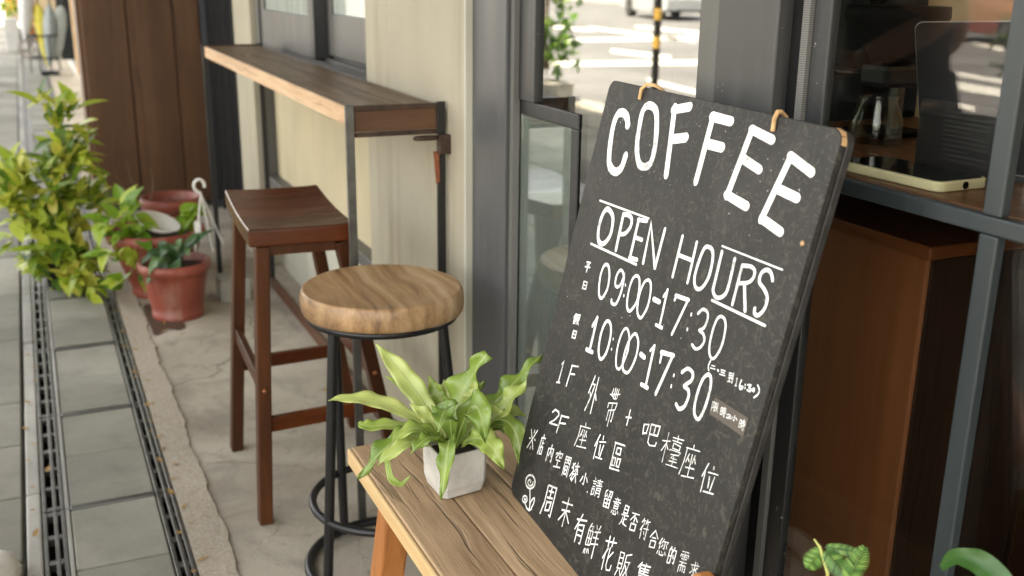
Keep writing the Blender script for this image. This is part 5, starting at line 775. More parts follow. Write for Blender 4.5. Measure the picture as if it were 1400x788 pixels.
blkp = MB().box(3.99, 4.13, -.70, -.585, 0, .085).build('concrete_block', EDGING, None, bevel=.006); tag(blkp, 'pale concrete block on the floor behind the front red pot', 'concrete block')
hk = thing('pot_hanger', 'white plastic plant hanger with a hook and three strands standing up behind the front pot', 'hanger', (4.06, -.54, .2))
H0 = Vector((4.06, -.547, .425))
MB().tube([H0+Vector((0, .020*math.cos(a)+.004, .030+.024*math.sin(a))) for a in [R(200-20*i) for i in range(14)]]+[H0+Vector((0, .0, .0))], .0055, 8).build('hook', WHITEPLASTIC, hk)
for e in ((4.03, -.505, .20), (4.05, -.575, .195), (4.10, -.622, .21)):
    MB().tube([H0, tuple(H0*.5+Vector(e)*.5), e], .0032, 6).build('strand', WHITEPLASTIC, hk)
MB().box(4.028, 4.032, -.533, -.510, .245, .325).build('plant_tag', WHITEPLASTIC, hk, bevel=.001)

def leaf_shape(mb, base, d, nrm, L, W, curl=.2, heart=False, n=7):
    d = d.normalized(); nrm = (nrm-d*nrm.dot(d)).normalized(); s = d.cross(nrm); vs = []; fs = []
    for i in range(n+1):
        u = i/n
        w = (math.sin(math.pi*min(1, u*.92+.08)**(.62 if heart else .8)))*W/2
        p = base+d*L*u-nrm*L*curl*u*u
        vs += [p+s*w+nrm*w*.25, p, p-s*w+nrm*w*.25]
    for i in range(n):
        for j in (0, 1): fs.append((i*3+j, i*3+j+1, i*3+j+4, i*3+j+3))
    mb.add(vs, fs, True)
def rdir(rng, up=.3):
    while True:
        v = Vector((rng.uniform(-1, 1), rng.uniform(-1, 1), rng.uniform(-1, 1)))
        if .1 < v.length < 1: return (v.normalized()+Vector((0, 0, up))).normalized()
SHRUBM = leafmat('croton_leaf', [(.10, (.035, .085, .012)), (.26, (.13, .23, .025)), (.46, (.33, .44, .045)), (.72, (.58, .62, .09)), (.93, (.44, .34, .08))], .38, .35)
POTHM = leafmat('pothos_leaf', [(.15, (.10, .22, .02)), (.5, (.24, .40, .04)), (.8, (.42, .52, .06))], .3, .35)
DARKM = leafmat('spear_leaf', [(.2, (.035, .085, .03)), (.5, (.07, .15, .045)), (.8, (.14, .24, .08))], .3, .25)
def bush(root, mat, blobs, n, L, W, rng, heart=False, up=.35, clump=7):
    """leaves in clumps spread through ellipsoid blobs"""
    mb = MB(); tot = sum(b[1]**2 for b in blobs)
    for c, r, sq in blobs:
        for k in range(max(1, int(n*r*r/tot/clump))):
            v = rdir(rng, .15); q = c+Vector((v.x, v.y, v.z*sq))*r*rng.uniform(.35, 1.0)
            out = (q-c).normalized()
            for j in range(clump):
                d = (out*.7+rdir(rng, up)*.9).normalized(); p = q+rdir(rng, 0)*L*.25
                l = L*rng.uniform(.4, 1.2)
                leaf_shape(mb, p, d, Vector((-.3, .3, 1)), l, l*W/L*rng.uniform(.8, 1.1), rng.uniform(.1, .45), heart)
    return mb.build('foliage', mat, root)
rg = random.Random(11)
sh = thing('variegated_shrub', 'bushy yellow green shrub spilling over the drain beside the timber column', 'shrub', (4.45, -.03, 0))
bush(sh, SHRUBM, [(Vector((4.5, -.095, .62)), .105, 1.3), (Vector((4.5, -.10, .50)), .12, 1), (Vector((4.5, .0, .40)), .16, .9), (Vector((4.45, .10, .34)), .10, .9), (Vector((4.45, .05, .22)), .15, .9), (Vector((4.4, -.02, .10)), .14, .7), (Vector((4.3, -.12, .09)), .11, .8), (Vector((4.5, -.15, .30)), .12, 1)], 900, .100, .046, rg)
m_ = MB()
for e in ((4.5, -.09, .6), (4.5, .02, .42), (4.46, .08, .3), (4.38, -.06, .2), (4.48, -.14, .33), (4.5, -.12, .5)):
    e = Vector(e); b0 = Vector((4.46, -.05, .10)); m_.tube([b0, b0*.5+e*.5+Vector((0, rg.uniform(-.03, .03), .03)), e], [.007, .005, .002], 6)
m_.build('stem', STEM, sh)
MB().lathe([(.07, 0), (.095, .12), (.10, .12), (.0001, .115)], (4.46, -.05, .002), 24).build('nursery_pot', BLACKMAT, sh)
po = thing('pothos_plant', 'light green heart leaved climber trailing from the wide red clay pot', 'plant', (4.2, -.33, .24))
bush(po, POTHM, [(Vector((4.16, -.27, .31)), .10, .9), (Vector((4.12, -.24, .25)), .09, .9), (Vector((4.05, -.26, .12)), .07, .9), (Vector((4.3, -.50, .30)), .06, .6)], 90, .085, .062, rg, True, .1, 3)
m_ = MB()
for e in ((4.16, -.25, .33), (4.1, -.22, .26), (4.04, -.25, .1), (4.3, -.5, .31)):
    e = Vector(e); b0 = Vector((4.2, -.37, .23)); m_.tube([b0, b0*.5+e*.5+Vector((0, 0, .04)), e], [.004, .003, .002], 6)
m_.build('stem', STEM, po)
tw = thing('bare_twig', 'thin bare brown twigs rising between the shrub and the timber column', 'twig', (4.6, -.35, .2))
for e, q in (((4.62, -.33, .47), .02), ((4.6, -.42, .44), -.02), ((4.58, -.28, .42), .03)):
    e = Vector(e); b0 = Vector((4.62, -.40, .25)); MB().tube([b0, b0*.5+e*.5+Vector((0, q, .02)), e], [.003, .0025, .0012], 5).build('twig', STEM, tw)
sp = thing('spear_plant', 'dark green spear leaved plant growing from the front red clay pot', 'plant', (3.905, -.412, .19))
mb = MB()
for e, w_ in (((3.83, -.345, .12), .05), ((3.80, -.31, .19), .045), ((3.86, -.29, .215), .04), ((3.79, -.40, .145), .055), ((3.84, -.36, .24), .045), ((3.90, -.40, .27), .045), ((3.92, -.45, .285), .04), ((3.95, -.53, .30), .04), ((3.94, -.575, .31), .035), ((3.97, -.37, .27), .04), ((3.99, -.45, .25), .04), ((3.83, -.46, .25), .04), ((3.82, -.30, .15), .045)):
    e = Vector(e); b0 = Vector((3.905, -.412, .19))+Vector((rg.uniform(-.03, .03), rg.uniform(-.03, .03), 0)); mid = b0*.5+e*.5+Vector((0, 0, .055 if e.z < .25 else .02))
    strap(mb, cat([b0, mid, e], 14), w_, .25, nc=5, seed=int(e.z*1000))
mb.build('foliage', DARKM, sp)
# wet soil stain and fallen leaves on the apron
pts = [(3.86+.17*math.cos(a)*(1+.25*math.sin(3*a+1)+.08*math.sin(7*a)), -.335+.075*math.sin(a)*(1+.2*math.sin(2*a)+.1*math.sin(5*a))) for a in [6.283*i/40 for i in range(40)]]
struct(MB().add([(x, max(-.46, min(y, -.30)), .0042) for x, y in pts], [tuple(range(40))]).build('soil_stain', plain('wet_soil_stain', (.075, .042, .024), .6, 0, .3, 30)))
LEAFB = leafmat('fallen_leaf', [(.2, (.16, .08, .03)), (.6, (.36, .22, .07)), (.9, (.40, .33, .10))], .7, .1)
lf0 = None
litter = [(2.05+.085*i+rg.uniform(-.03, .03), -.2165+rg.uniform(-.012, .012)) for i in range(24)]+[(2.2+.2*i+rg.uniform(-.05, .05), .10+rg.uniform(-.01, .02)) for i in range(9)]
for k, (x, y) in enumerate([(3.79, -.35), (3.66, -.40), (3.72, -.33), (3.55, -.235), (3.3, -.20), (3.05, -.225), (2.85, -.205), (2.62, -.23), (2.45, -.21), (3.9, .06), (3.5, .10), (3.2, .10), (2.9, .105), (2.7, .07), (2.5, .10), (3.95, -.15), (3.85, .02), (3.25, -.70), (2.95, -.72), (3.5, -.62), (2.58, -.62), (3.1, -.56)]+litter):
    o = None
    mb = MB(); leaf_shape(mb, Vector((x, y, .007)), Vector((math.cos(k*2.4), math.sin(k*2.4), .1)), Vector((0, 0, 1)), rg.uniform(.012, .032), rg.uniform(.006, .015), -.1)
    o = mb.build('fallen_leaf', LEAFB); tag(o, 'small dry brown leaf lying on the ground near the drain and stools', 'leaf', 'dry leaves scattered on the ground')

# ------------------------------------------------------------------ plants at the foot of the window
PINM = leafmat('pinnate_leaf', [(.2, (.05, .14, .025)), (.5, (.11, .25, .05)), (.8, (.22, .38, .08))], .4, .3)
mp = thing('feathery_plant', 'small green plant with feathery toothed leaves in front of the window', 'plant', (.72, -.72, .45))
mb = MB()
def pinnate(base, d, nrm, L, W, pairs=15):
    d = d.normalized(); nrm = (nrm-d*nrm.dot(d)).normalized(); s = d.cross(nrm)
    for i in range(pairs):
        u = (i+.6)/pairs; l = W/2*math.sin(math.pi*(.16+.80*u))**.7
        for q in (1, -1):
            leaf_shape(mb, base+d*L*u-nrm*L*.25*u*u, (s*q+d*.45-nrm*.12), nrm, l, L/pairs*.95, .1, n=4)
    mb.tube([base+d*L*u-nrm*L*.25*u*u for u in (0, .25, .5, .75, 1)], .0007, 5)
J = Vector((.752, -.715, 0.660))
CN = Vector((-.7, .6, .55))
pinnate(Vector((.760, -.716, 0.664)), Vector((.10, .10, -.30)), CN, .034, .026)
pinnate(Vector((.757, -.716, 0.663)), Vector((-.24, -.05, -.10)), CN, .040, .028)
pinnate(Vector((.722, -.718, 0.645)), Vector((-.10, -.06, .36)), CN, .042, .028)
pinnate(Vector((.722, -.718, 0.638)), Vector((-.40, -.10, .03)), CN, .050, .028)
pinnate(Vector((.760, -.72, 0.665)), Vector((-.20, -.12, .04)), CN, .034, .016)
mb.build('foliage', PINM, mp)
m_ = MB(); m_.tube([(.72, -.72, 0.470), (.735, -.718, 0.570), (.748, -.716, 0.642), (.762, -.715, 0.665), (.772, -.715, 0.669)], [.003, .0026, .002, .0018, .0012], 7); m_.tube([(.735, -.718, 0.570), (.722, -.718, 0.638)], .0015, 6)
m_.build('stem', plain('yellow_stem', (.42, .42, .12), .5), mp)
MB().lathe([(.036, 0), (.05, .07), (.053, .07), (.053, .08), (.046, .08), (.0001, .07)], (.72, -.70, .4505), 28).build('plant_pot', TERRA, mp)
al = thing('arching_leaf_plant', 'single broad green leaf arching low in front of the window right of the mullion', 'plant', (.60, -.79, .55))
mb = MB(); strap(mb, cat([(.664, -.785, .678), (.648, -.785, .700), (.622, -.785, .7085), (.597, -.785, .702), (.578, -.785, .678), (.570, -.785, .63)], 26), .026, .35, Vector((-.3, .75, .6)), seed=5)
mb.build('leaf', leafmat('arch_leaf', [(.2, (.02, .07, .016)), (.6, (.05, .14, .03)), (.9, (.10, .21, .05))], .3, .3), al)
MB().tube([(.57, -.785, .63), (.585, -.785, .56), (.60, -.785, .47)], .003, 6).build('stem', STEM, al)
MB().lathe([(.045, 0), (.06, .46), (.064, .46), (.0001, .45)], (.60, -.782, .012), 28).build('plant_pot', plain('grey_pot', (.12, .12, .115), .6), al)

# ------------------------------------------------------------------ inside the cafe
ct = thing('window_counter', 'thin dark timber counter running along the inside of the right window', 'counter', (.4, -1.1, 0))
MB().box(-.55, 1.372, -1.392, -.897, .9995, 1.0175).build('counter_top', wood('counter_wood', ((.10, .04, .018), (.18, .075, .03), (.26, .12, .05)), 'x', .3), ct, bevel=.002)
for x in (-.5, .60): MB().box(x, x+.04, -1.385, -1.345, .012, .999).build('leg', BLACKMAT, ct)
cb = thing('cabinet', 'red brown wooden cabinet with a lipped top behind the right window glass', 'cabinet', (1.3, -1.2, 0))
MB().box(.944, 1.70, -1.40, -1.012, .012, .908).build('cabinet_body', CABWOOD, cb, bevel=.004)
MB().box(.938, .9435, -1.40, -1.016, .012, .906).build('shaded_side', wood('shaded_side_wood', ((.018, .009, .006), (.035, .017, .010), (.055, .026, .015)), 'z', .5), cb)  # shade of the cabinet's unlit side, painted in as darker wood
MB().box(.931, 1.71, -1.41, -1.0, .909, .927).build('cabinet_top', wood('cab_top', ((.10, .030, .012), (.17, .055, .02), (.24, .085, .03)), 'x', .35), cb, bevel=.003)
bp_ = MB().box(1.375, 1.95, -1.30, -1.27, .012, 2.4).build('black_partition', BLACKMAT); tw_ = MB().box(.25, 1.374, -1.415, -1.395, .95, 2.4).build('tan_panel', plain('tan_board', (.74, .47, .26), .7)); tag(tw_, 'tan wall panel behind the coffee grinder inside the window', 'panel')
tag(bp_, 'tall black panel standing inside behind the glass right of the grey post', 'panel')
ph = thing('phone', 'phone in a cream case lying face up on the counter behind the window', 'phone', (.94, -.95, 1.018))
MP = Matrix.Translation((.935, -.952, 1.0178)) @ Matrix.Rotation(R(2), 4, 'Z')
def rr3(w, h, r): return [(x-w/2, y-h/2) for x, y in rrect(w, h, r, 6)]
MB().prism(rr3(.166, .083, .013), lambda p: MP @ Vector((p[0], p[1], 0)), lambda p: MP @ Vector((p[0], p[1], .0115))).build('case', plain('cream_case', (.74, .66, .40), .5), ph, bevel=.002, seg=3)
MB().prism(rr3(.157, .074, .010), lambda p: MP @ Vector((p[0], p[1], .0117)), lambda p: MP @ Vector((p[0], p[1], .0121))).build('screen', plain('phone_glass', (.012, .012, .013), .06), ph)
MB().lathe([(.0045, 0), (.0045, .0006), (.0001, .0006)], MP @ Vector((-.0832, .0, .006)), 14, Matrix.Rotation(R(-90), 4, 'Y')).build('port', BLACKMAT, ph)
lp = thing('laptop', 'open dark laptop with a thin bright rim standing on the inside counter', 'laptop', (.95, -1.05, 1.003))
L0 = Vector((1.008, -1.045, 1.0185)); LT = Vector((.045, -.004, .176)); LS = Vector((-.235, -.012, .012)); LN = LT.cross(LS).normalized()
def lpt(p, n): return L0+LS*p[0]+LT*p[1]+LN*n
rl = [(x, y) for x, y in rrect(1, 1, .06, 5)]
MB().prism(rl, lambda p: lpt(p, 0), lambda p: lpt(p, .003)).build('lid_rim', plain('laptop_metal', (.55, .56, .55), .35, .7), lp)
rl2 = [(.006+x*.988, .006+y*.986) for x, y in rl]
MB().prism(rl2, lambda p: lpt(p, .0032), lambda p: lpt(p, .0040)).build('screen', plain('laptop_screen', (.014, .014, .016), .12), lp)
MB().prism(rl2, lambda p: lpt(p, -.0010), lambda p: lpt(p, -.0002)).build('lid_back', plain('laptop_back', (.014, .014, .016), .3), lp)
MB().box(.76, 1.008, -1.26, -1.052, 1.0178, 1.0265).build('keyboard_base', plain('laptop_base', (.06, .06, .06), .4, .5), lp, bevel=.002)
tb = thing('dark_slab', 'dark round cornered tablet with faint lines added in front of the laptop', 'slab', (.95, -1.02, 1.003))  # upright dark slab with faint lines, added in front of the laptop
T0 = Vector((1.000, -1.028, 1.0185)); TT = Vector((.012, -.012, .084)); TS = Vector((-.122, .0, 0)); TN = TT.cross(TS).normalized()
if TN.y < 0: TN = -TN
def tpt(p, n): return T0+TS*p[0]+TT*p[1]+TN*n
MB().prism(rrect(1, 1, .07, 5), lambda p: tpt(p, 0), lambda p: tpt(p, .004)).build('slab_body', plain('slab_black', (.020, .018, .018), .35), tb, bevel=.0008)
m_ = MB()
for k in range(11):
    y_ = .84-k*.068; x1_ = .92 if k % 4 else .7
    m_.add([tpt((.34, y_), .0042), tpt((x1_, y_), .0042), tpt((x1_, y_+.025), .0042), tpt((.34, y_+.025), .0042)], [(0,1,2,3)])
m_.build('faint_line', plain('faint_stripe', (.034, .032, .031), .5), tb)
gr = thing('coffee_grinder', 'black coffee grinder with a flaring hopper on the inside counter', 'coffee grinder', (1.21, -1.17, 1.003))
gc = Vector((1.225, -1.185, 0))
MB().lathe([(.0001, 1.208), (.075, 1.208), (.076, 1.192), (.036, 1.138), (.030, 1.128), (.0001, 1.128)], gc, 28).build('hopper', BLACKMAT, gr)
MB().box(1.195, 1.255, -1.225, -1.150, 1.090, 1.124).build('burr_body', METAL_BLACK, gr, bevel=.008)
MB().box(1.222, 1.236, -1.215, -1.200, 1.006, 1.090).build('upright', STEEL, gr)
MB().box(1.18, 1.27, -1.235, -1.14, 1.018, 1.026).build('base', BLACKMAT, gr, bevel=.003)
MB().tube([(1.255, -1.16, 1.108), (1.285, -1.14, 1.108), (1.29, -1.13, 1.112)], .005, 8).build('handle', METAL_BLACK, gr)
cf = thing('glass_server', 'clear glass coffee server beside the black grinder', 'carafe', (1.15, -1.12, 1.003))
CLEAR = glass('clear_glass', .05, (.88, .88, .86))
MB().lathe([(.034, 1.013), (.038, 1.019), (.038, 1.044), (.026, 1.072), (.028, 1.080), (.0265, 1.080), (.0245, 1.072), (.0365, 1.043), (.0365, 1.020), (.0001, 1.017)], (1.165, -1.11, .006), 28).build('glass_body', CLEAR, cf)
MB().tube([(1.140, -1.10, 1.056), (1.118, -1.09, 1.05), (1.118, -1.09, 1.022), (1.135, -1.098, 1.014)], .0035, 7).build('handle', CLEAR, cf)
tray = MB().box(.38, .74, -1.10, -.985, 1.0178, 1.026).build('wooden_tray', TAN, None, bevel=.002); tag(tray, 'thin pale wooden tray on the counter by the window mullion', 'tray')

# passer-by walking outside the left edge of the frame, mirrored in the window
def skin_body(name, verts, edges, rad, mat, parent, sub=2, root=0):
    off = OFF[parent.name]
    me = bpy.data.meshes.new(name); me.from_pydata([tuple(Vector(v)-off) for v in verts], edges, []); me.materials.append(mat)
    o = bpy.data.objects.new(name, me); COL.objects.link(o); o.parent = parent; OFF[o.name] = off
    md = o.modifiers.new('skin', 'SKIN'); md.use_smooth_shade = True
    for i, r in enumerate(rad):
        sv_ = me.skin_vertices[0].data[i]; rr_ = r if isinstance(r, tuple) else (r, r); sv_.radius = rr_; sv_.use_root = (i == root)
    s2 = o.modifiers.new('sub', 'SUBSURF'); s2.levels = sub; s2.render_levels = sub
    return o
SKIN = plain('skin', (.46, .27, .19), .5, 0, .06, 10); SHIRT = plain('dark_shirt', (.035, .022, .018), .8, 0, .08, 20); SHORTS = plain('dark_shorts', (.03, .03, .035), .8, 0, .2, 20); HAIR = plain('dark_hair', (.015, .011, .009), .5, 0, .3, 40)
pe = thing('person', 'person walking past at the left edge with one white sneaker toe in view', 'person', (2.06, .44, 0))
hp = (2.21, .44, .88)
vb = [(2.21, 0.44, 0.88), (2.245, 0.435, 1.02), (2.26, 0.435, 1.18), (2.275, 0.435, 1.33), (2.29, 0.435, 1.42), (2.31, 0.435, 1.5), (2.27, 0.275, 1.32), (1.92, 0.275, 1.16), (2.11, 0.24, 1.06), (2.18, 0.235, 1.03), (2.275, 0.6, 1.32), (2.24, 0.64, 1.09), (2.37, 0.63, 0.99), (2.43, 0.625, 0.97), (2.18, 0.375, 0.84), (2.12, 0.385, 0.475), (2.12, 0.38, 0.4), (2.04, 0.36, 0.26), (2.055, 0.345, 0.085), (2.06, 0.34, 0.06), (2.15, 0.25, 0.04), (2.17, 0.505, 0.84), (1.87, 0.35, 0.5), (1.84, 0.34, 0.45), (1.655, 0.3, 0.28), (1.53, 0.295, 0.115), (1.52, 0.295, 0.1), (1.62, 0.295, 0.05)]
eb = [(0,1),(1,2),(2,3),(3,4),(4,5),(3,6),(6,7),(7,8),(8,9),(3,10),(10,11),(11,12),(12,13),(0,14),(14,15),(15,16),(16,17),(17,18),(18,19),(19,20),(0,21),(21,22),(22,23),(23,24),(24,25),(25,26),(26,27)]
rb_ = [(.12, .15), (.105, .135), (.11, .155), (.09, .14), .055, .052, .058, .046, .038, .026, .058, .046, .038, .026, .09, .062, .057, .060, .038, .036, .030, .09, .064, .060, .066, .040, .037, .030]
skin_body('body', vb, eb, rb_, SKIN, pe)
hd = MB(); HC = Vector((2.33, .435, 1.605))
hm = Matrix.Rotation(R(-20), 4, 'Y')
hd.lathe([(.0001, -.125), (.045, -.118), (.066, -.085), (.074, -.03), (.078, .03), (.072, .08), (.045, .115), (.0001, .125)], HC, 24, Matrix.Scale(1.18, 4, Vector((1, 0, 0))))
hd.tube([HC+Vector((.082, 0, .02)), HC+Vector((.104, 0, -.025)), HC+Vector((.088, 0, -.035))], [.008, .013, .008], 8)
for s in (1, -1): hd.tube([HC+Vector((.0, .078*s, .02)), HC+Vector((-.008, .088*s, .0)), HC+Vector((.0, .078*s, -.03))], .010, 8)
hd.build('head', SKIN, pe)
ey = MB()
for s in (1, -1): ey.lathe([(.0001, -.008), (.006, -.004), (.006, .004), (.0001, .008)], HC+Vector((.084, .030*s, .012)), 10)
ey.tube([HC+Vector((.084, -.022, -.062)), HC+Vector((.089, 0, -.060)), HC+Vector((.084, .022, -.062))], .004, 6)
ey.build('face_features', plain('face_dark', (.12, .04, .03), .4), pe)
MB().lathe([(.080, .0), (.086, .05), (.078, .095), (.048, .128), (.0001, .137)], HC+Vector((-.010, 0, .0)), 24, Matrix.Scale(1.2, 4, Vector((1, 0, 0)))).build('hair', HAIR, pe)
# shirt and shorts follow the body
skin_body('shirt', [(2.21, 0.44, 0.84), (2.245, 0.435, 1.02), (2.26, 0.435, 1.18), (2.275, 0.435, 1.33), (2.29, 0.435, 1.41), (2.27, 0.27, 1.32), (2.12, 0.274, 1.255), (2.275, 0.6, 1.32), (2.26, 0.62, 1.2)], [(0,1),(1,2),(2,3),(3,4),(3,5),(5,6),(3,7),(7,8)], [(.14, .17), (.125, .155), (.13, .172), (.105, .155), .066, .074, .064, .074, .064], SHIRT, pe)
mb = MB(); Sx = Matrix.Scale(.80, 4, Vector((1, 0, 0)))
mb.lathe([(.150, 1.0), (.166, .94), (.176, .88), (.172, .80), (.135, .745), (.0001, .735)], (2.215, .44, 0), 28, Sx)
for hip_, knee_ in (((2.18, .375, .84), (2.12, .385, .475)), ((2.17, .505, .84), (1.87, .35, .50))):
    h_, k_ = Vector(hip_), Vector(knee_); mb.tube([h_+(k_-h_)*u for u in (-.05, .15, .4, .65, .78)], [.104, .116, .112, .104, .100], 20)
mb.build('shorts', SHORTS, pe)
def hand(w, d, nrm, side):
    w, d, nrm = Vector(w), Vector(d).normalized(), Vector(nrm); nrm = (nrm-d*nrm.dot(d)).normalized(); s = d.cross(nrm)*side
    V = [w, w+d*.04, w+d*.075]; E_ = [(0, 1), (1, 2)]; Rr = [(.022, .024), (.030, .016), (.032, .014)]
    for k, (o_, L_) in enumerate(((-.027, .066), (-.009, .076), (.009, .071), (.025, .056))):
        b = len(V); V += [w+d*.083+s*o_, w+d*(.083+L_*.5)+s*o_*1.15-nrm*.010, w+d*(.083+L_*.85)+s*o_*1.2-nrm*.030]; E_ += [(2, b), (b, b+1), (b+1, b+2)]; Rr += [.0095, .0088, .0075]
    b = len(V); V += [w+d*.03-s*.030, w+d*.062-s*.052-nrm*.008, w+d*.088-s*.058-nrm*.016]; E_ += [(0, b), (b, b+1), (b+1, b+2)]; Rr += [.013, .0105, .0085]
    return V, E_, Rr
for w_, d_, n_, sd_ in (((2.18, .235, 1.03), (.9, 0, -.35), (0, -1, 0), 1), ((2.43, .625, .97), (.9, 0, -.35), (0, 1, 0), 1)):
    skin_body('hand', *hand(w_, d_, n_, sd_), SKIN, pe, 1)
# ------------------------------------------------------------------ far end of the pavement
fl = thing('raised_step', 'low whitish raised step along the next shop front beyond the timber column', 'step', (13, -.8, 0))
MB().box(8.2, 24, -1.6, -.50, -.002, .10).build('step_block', plain('step_white', (.66, .64, .58), .75, 0, .1, 3), fl, bevel=.01)
nb = thing('neighbour_shop', 'next shop with a dark open front far down the pavement', 'building', (16, -1.6, 0))
MB().box(7.25, 26, -4, -1.62, .0, 4.8).build('wall', plain('dark_shopfront', (.016, .018, .018), .6), nb)
MB().box(7.25, 26, -1.6, -1.45, 2.5, 3.1).build('fascia', plain('neighbour_fascia', (.40, .35, .27), .7), nb)
MB().box(14.75, 14.95, -1.615, -.40, .101, 3.2).build('side_screen', plain('dark_doorway', (.012, .014, .014), .7), nb)
fw_ = MB().box(25.0, 25.2, -1.44, .34, .101, 3.4).build('far_wall', plain('far_tan_wall', (.42, .33, .20), .8)); tag(fw_, 'tan wall closing the far end of the shop row behind the flowers', 'wall')
bpst = thing('pale_timber_post', 'pale beige timber post at the shop beyond the timber column', 'post', (12.8, -.54, 0))
MB().box(12.7, 12.9, -.585, -.490, .065, 2.6).build('post', TAN, bpst, bevel=.004)
MB().box(12.66, 12.94, -.61, -.465, -.002, .064).build('base', plain('post_base', (.5, .45, .36), .8), bpst)
us = thing('umbrella_stand', 'black wire stand holding folded umbrellas far down the pavement', 'umbrella stand', (13.9, -.19, 0))
MB().box(13.78, 14.02, -.33, -.13, .0, .035).build('tray', BLACKMAT, us)
for z_, nm in ((.20, 'lower_ring'), (.46, 'upper_ring')): MB().tube([(13.9+.17*math.cos(a), -.19+.17*math.sin(a), z_) for a in [6.283*i/24 for i in range(24)]], .010, 6, True).build('wire_ring', METAL_BLACK, us)
for a in (20, 110, 200, 290): MB().tube([(13.9+.17*math.cos(R(a)), -.19+.17*math.sin(R(a)), .03), (13.9+.17*math.cos(R(a)), -.19+.17*math.sin(R(a)), .46)], .009, 6).build('wire_post', METAL_BLACK, us)
MB().tube([(13.75, .0+.08*math.cos(a), .32+.10*math.sin(a)) for a in [6.283*i/20 for i in range(20)]], .012, 6, True).build('side_hoop', plain('hoop_grey', (.3, .25, .22), .5), us)
def umbrella(label, tip, top, r, c, rough=.6):
    tip, top = Vector(tip), Vector(top); d = top-tip; q = d.to_track_quat('Z', 'Y').to_matrix().to_4x4(); L_ = d.length
    o = thing('umbrella', label, 'umbrella', tuple(tip), 'folded umbrellas in the far stand')
    MB().lathe([(.006, 0), (r*.35, .03), (r*.8, L_*.25), (r, L_*.55), (r*.75, L_*.72), (r*.3, L_*.80)], tip, 16, q, True, lambda t, z: 1+.12*math.sin(5*t)).build('canopy', plain('umbrella_cloth', c, rough), o)
    hdl = [q @ Vector((0, 0, L_*.8))+tip, q @ Vector((0, 0, L_))+tip]
    MB().tube(hdl+[q @ Vector((0, .03, L_+.04))+tip, q @ Vector((0, .07, L_+.02))+tip, q @ Vector((0, .08, L_-.03))+tip], .011, 8).build('handle', METAL_BLACK, o)
umbrella('large white folded umbrella leaning at the left of the far stand', (13.9, -.005, .37), (13.9, -.12, 1.35), .085, (.52, .52, .50))
umbrella('yellow folded umbrella in the middle of the far stand', (13.86, -.215, .10), (13.9, -.17, 1.0), .065, (.62, .54, .08))
umbrella('grey folded umbrella in front of the black opening', (13.82, -.235, .10), (13.84, -.32, .98), .070, (.30, .34, .33))
umbrella('pale grey green folded umbrella nearest the timber post', (13.92, -.31, .14), (13.94, -.47, .95), .080, (.46, .49, .44))
bk = thing('white_planter', 'white square planter with orange flowers at the far end of the pavement', 'planter', (18, .17, 0))
MB().hexa([(17.8, .08, 0), (18.2, .08, 0), (18.2, .26, 0), (17.8, .26, 0)], [(17.78, .07, .48), (18.22, .07, .48), (18.22, .27, .48), (17.78, .27, .48)]).build('planter_body', plain('planter_white', (.55, .54, .50), .7), bk, bevel=.01)
rg2 = random.Random(3)
fb = thing('flowering_bush', 'bush of orange and red flowers over the far white planter', 'bush', (18.1, .05, .48))
bush(fb, leafmat('flower_petal', [(.2, (.50, .08, .03)), (.5, (.72, .26, .04)), (.8, (.78, .55, .08))], .6, .3), [(Vector((18.1, .0, .74)), .20, 1.2), (Vector((18.1, -.10, .50)), .17, 1.3), (Vector((18.1, -.20, .30)), .12, 1)], 330, .10, .07, rg2)
bush(fb, POTHM, [(Vector((18.05, .14, .62)), .13, .9)], 60, .10, .06, rg2)
sg = thing('yellow_banner', 'yellow cloth banner hanging far down the pavement', 'banner', (18.6, .1, .9))
MB().box(18.58, 18.60, -.05, .22, .55, 1.7).build('banner_cloth', plain('yellow_cloth', (.75, .50, .08), .8), sg)
MB().tube([(18.62, -.06, 1.72), (18.62, .24, 1.72)], .012, 8).build('banner_rod', METAL_BLACK, sg)
MB().tube([(18.62, -.06, .0), (18.62, -.06, 1.72)], .014, 8).build('banner_pole', METAL_BLACK, sg)
# white sneakers of the passer-by
def foot(u):   # half width along the shoe, u 0 heel to 1 toe
    return .046*min(1, ((1-u)/.16)**.5 if u > .84 else 1)*(.78+.22*math.sin(u*2.6))*min(1, (.35+u*5))
CANVAS = plain('shoe_canvas', (.76, .75, .70), .7, 0, .05, 50, .1); RUBBER = plain('shoe_sole', (.70, .68, .60), .6)
def sneaker(M):
    vs_ = []; fs_ = []; n_ = 18; m__ = 14
    for i in range(n_+1):
        u = i/n_*.998; hgt = (.085-.045*min(1, max(0, (u-.35)/.4))) * (min(1, ((1-u)/.14)**.6) if u > .86 else 1)
        for j in range(m__):
            a = math.pi*j/(m__-1); vs_.append(M @ Vector((.285*u, foot(u)*math.cos(a), .024+max(.004, hgt)*max(0, math.sin(a))**.8)))
    for i in range(n_):
        for j in range(m__-1): fs_.append((i*m__+j, i*m__+j+1, (i+1)*m__+j+1, (i+1)*m__+j))
    sh_ = MB().add(vs_, fs_, True).build('sneaker', CANVAS, pe)
    so_ = [(.287*u, foot(u)*1.05) for u in [i/n_*.998 for i in range(n_+1)]]+[(.287*u, -foot(u)*1.05) for u in [i/n_*.998 for i in range(n_, -1, -1)]]
    MB().prism(so_, lambda p: M @ Vector((p[0], p[1], .001)), lambda p: M @ Vector((p[0], p[1], .026))).build('sole', RUBBER, sh_, bevel=.003)
    m_ = MB()
    for k in range(4): m_.tube([M @ Vector((.13+k*.024, -.027, .075-.008*k)), M @ Vector((.132+k*.024, 0, .090-.009*k)), M @ Vector((.13+k*.024, .027, .075-.008*k))], .003, 6)
    m_.build('lace', WHITEPAINT, sh_)
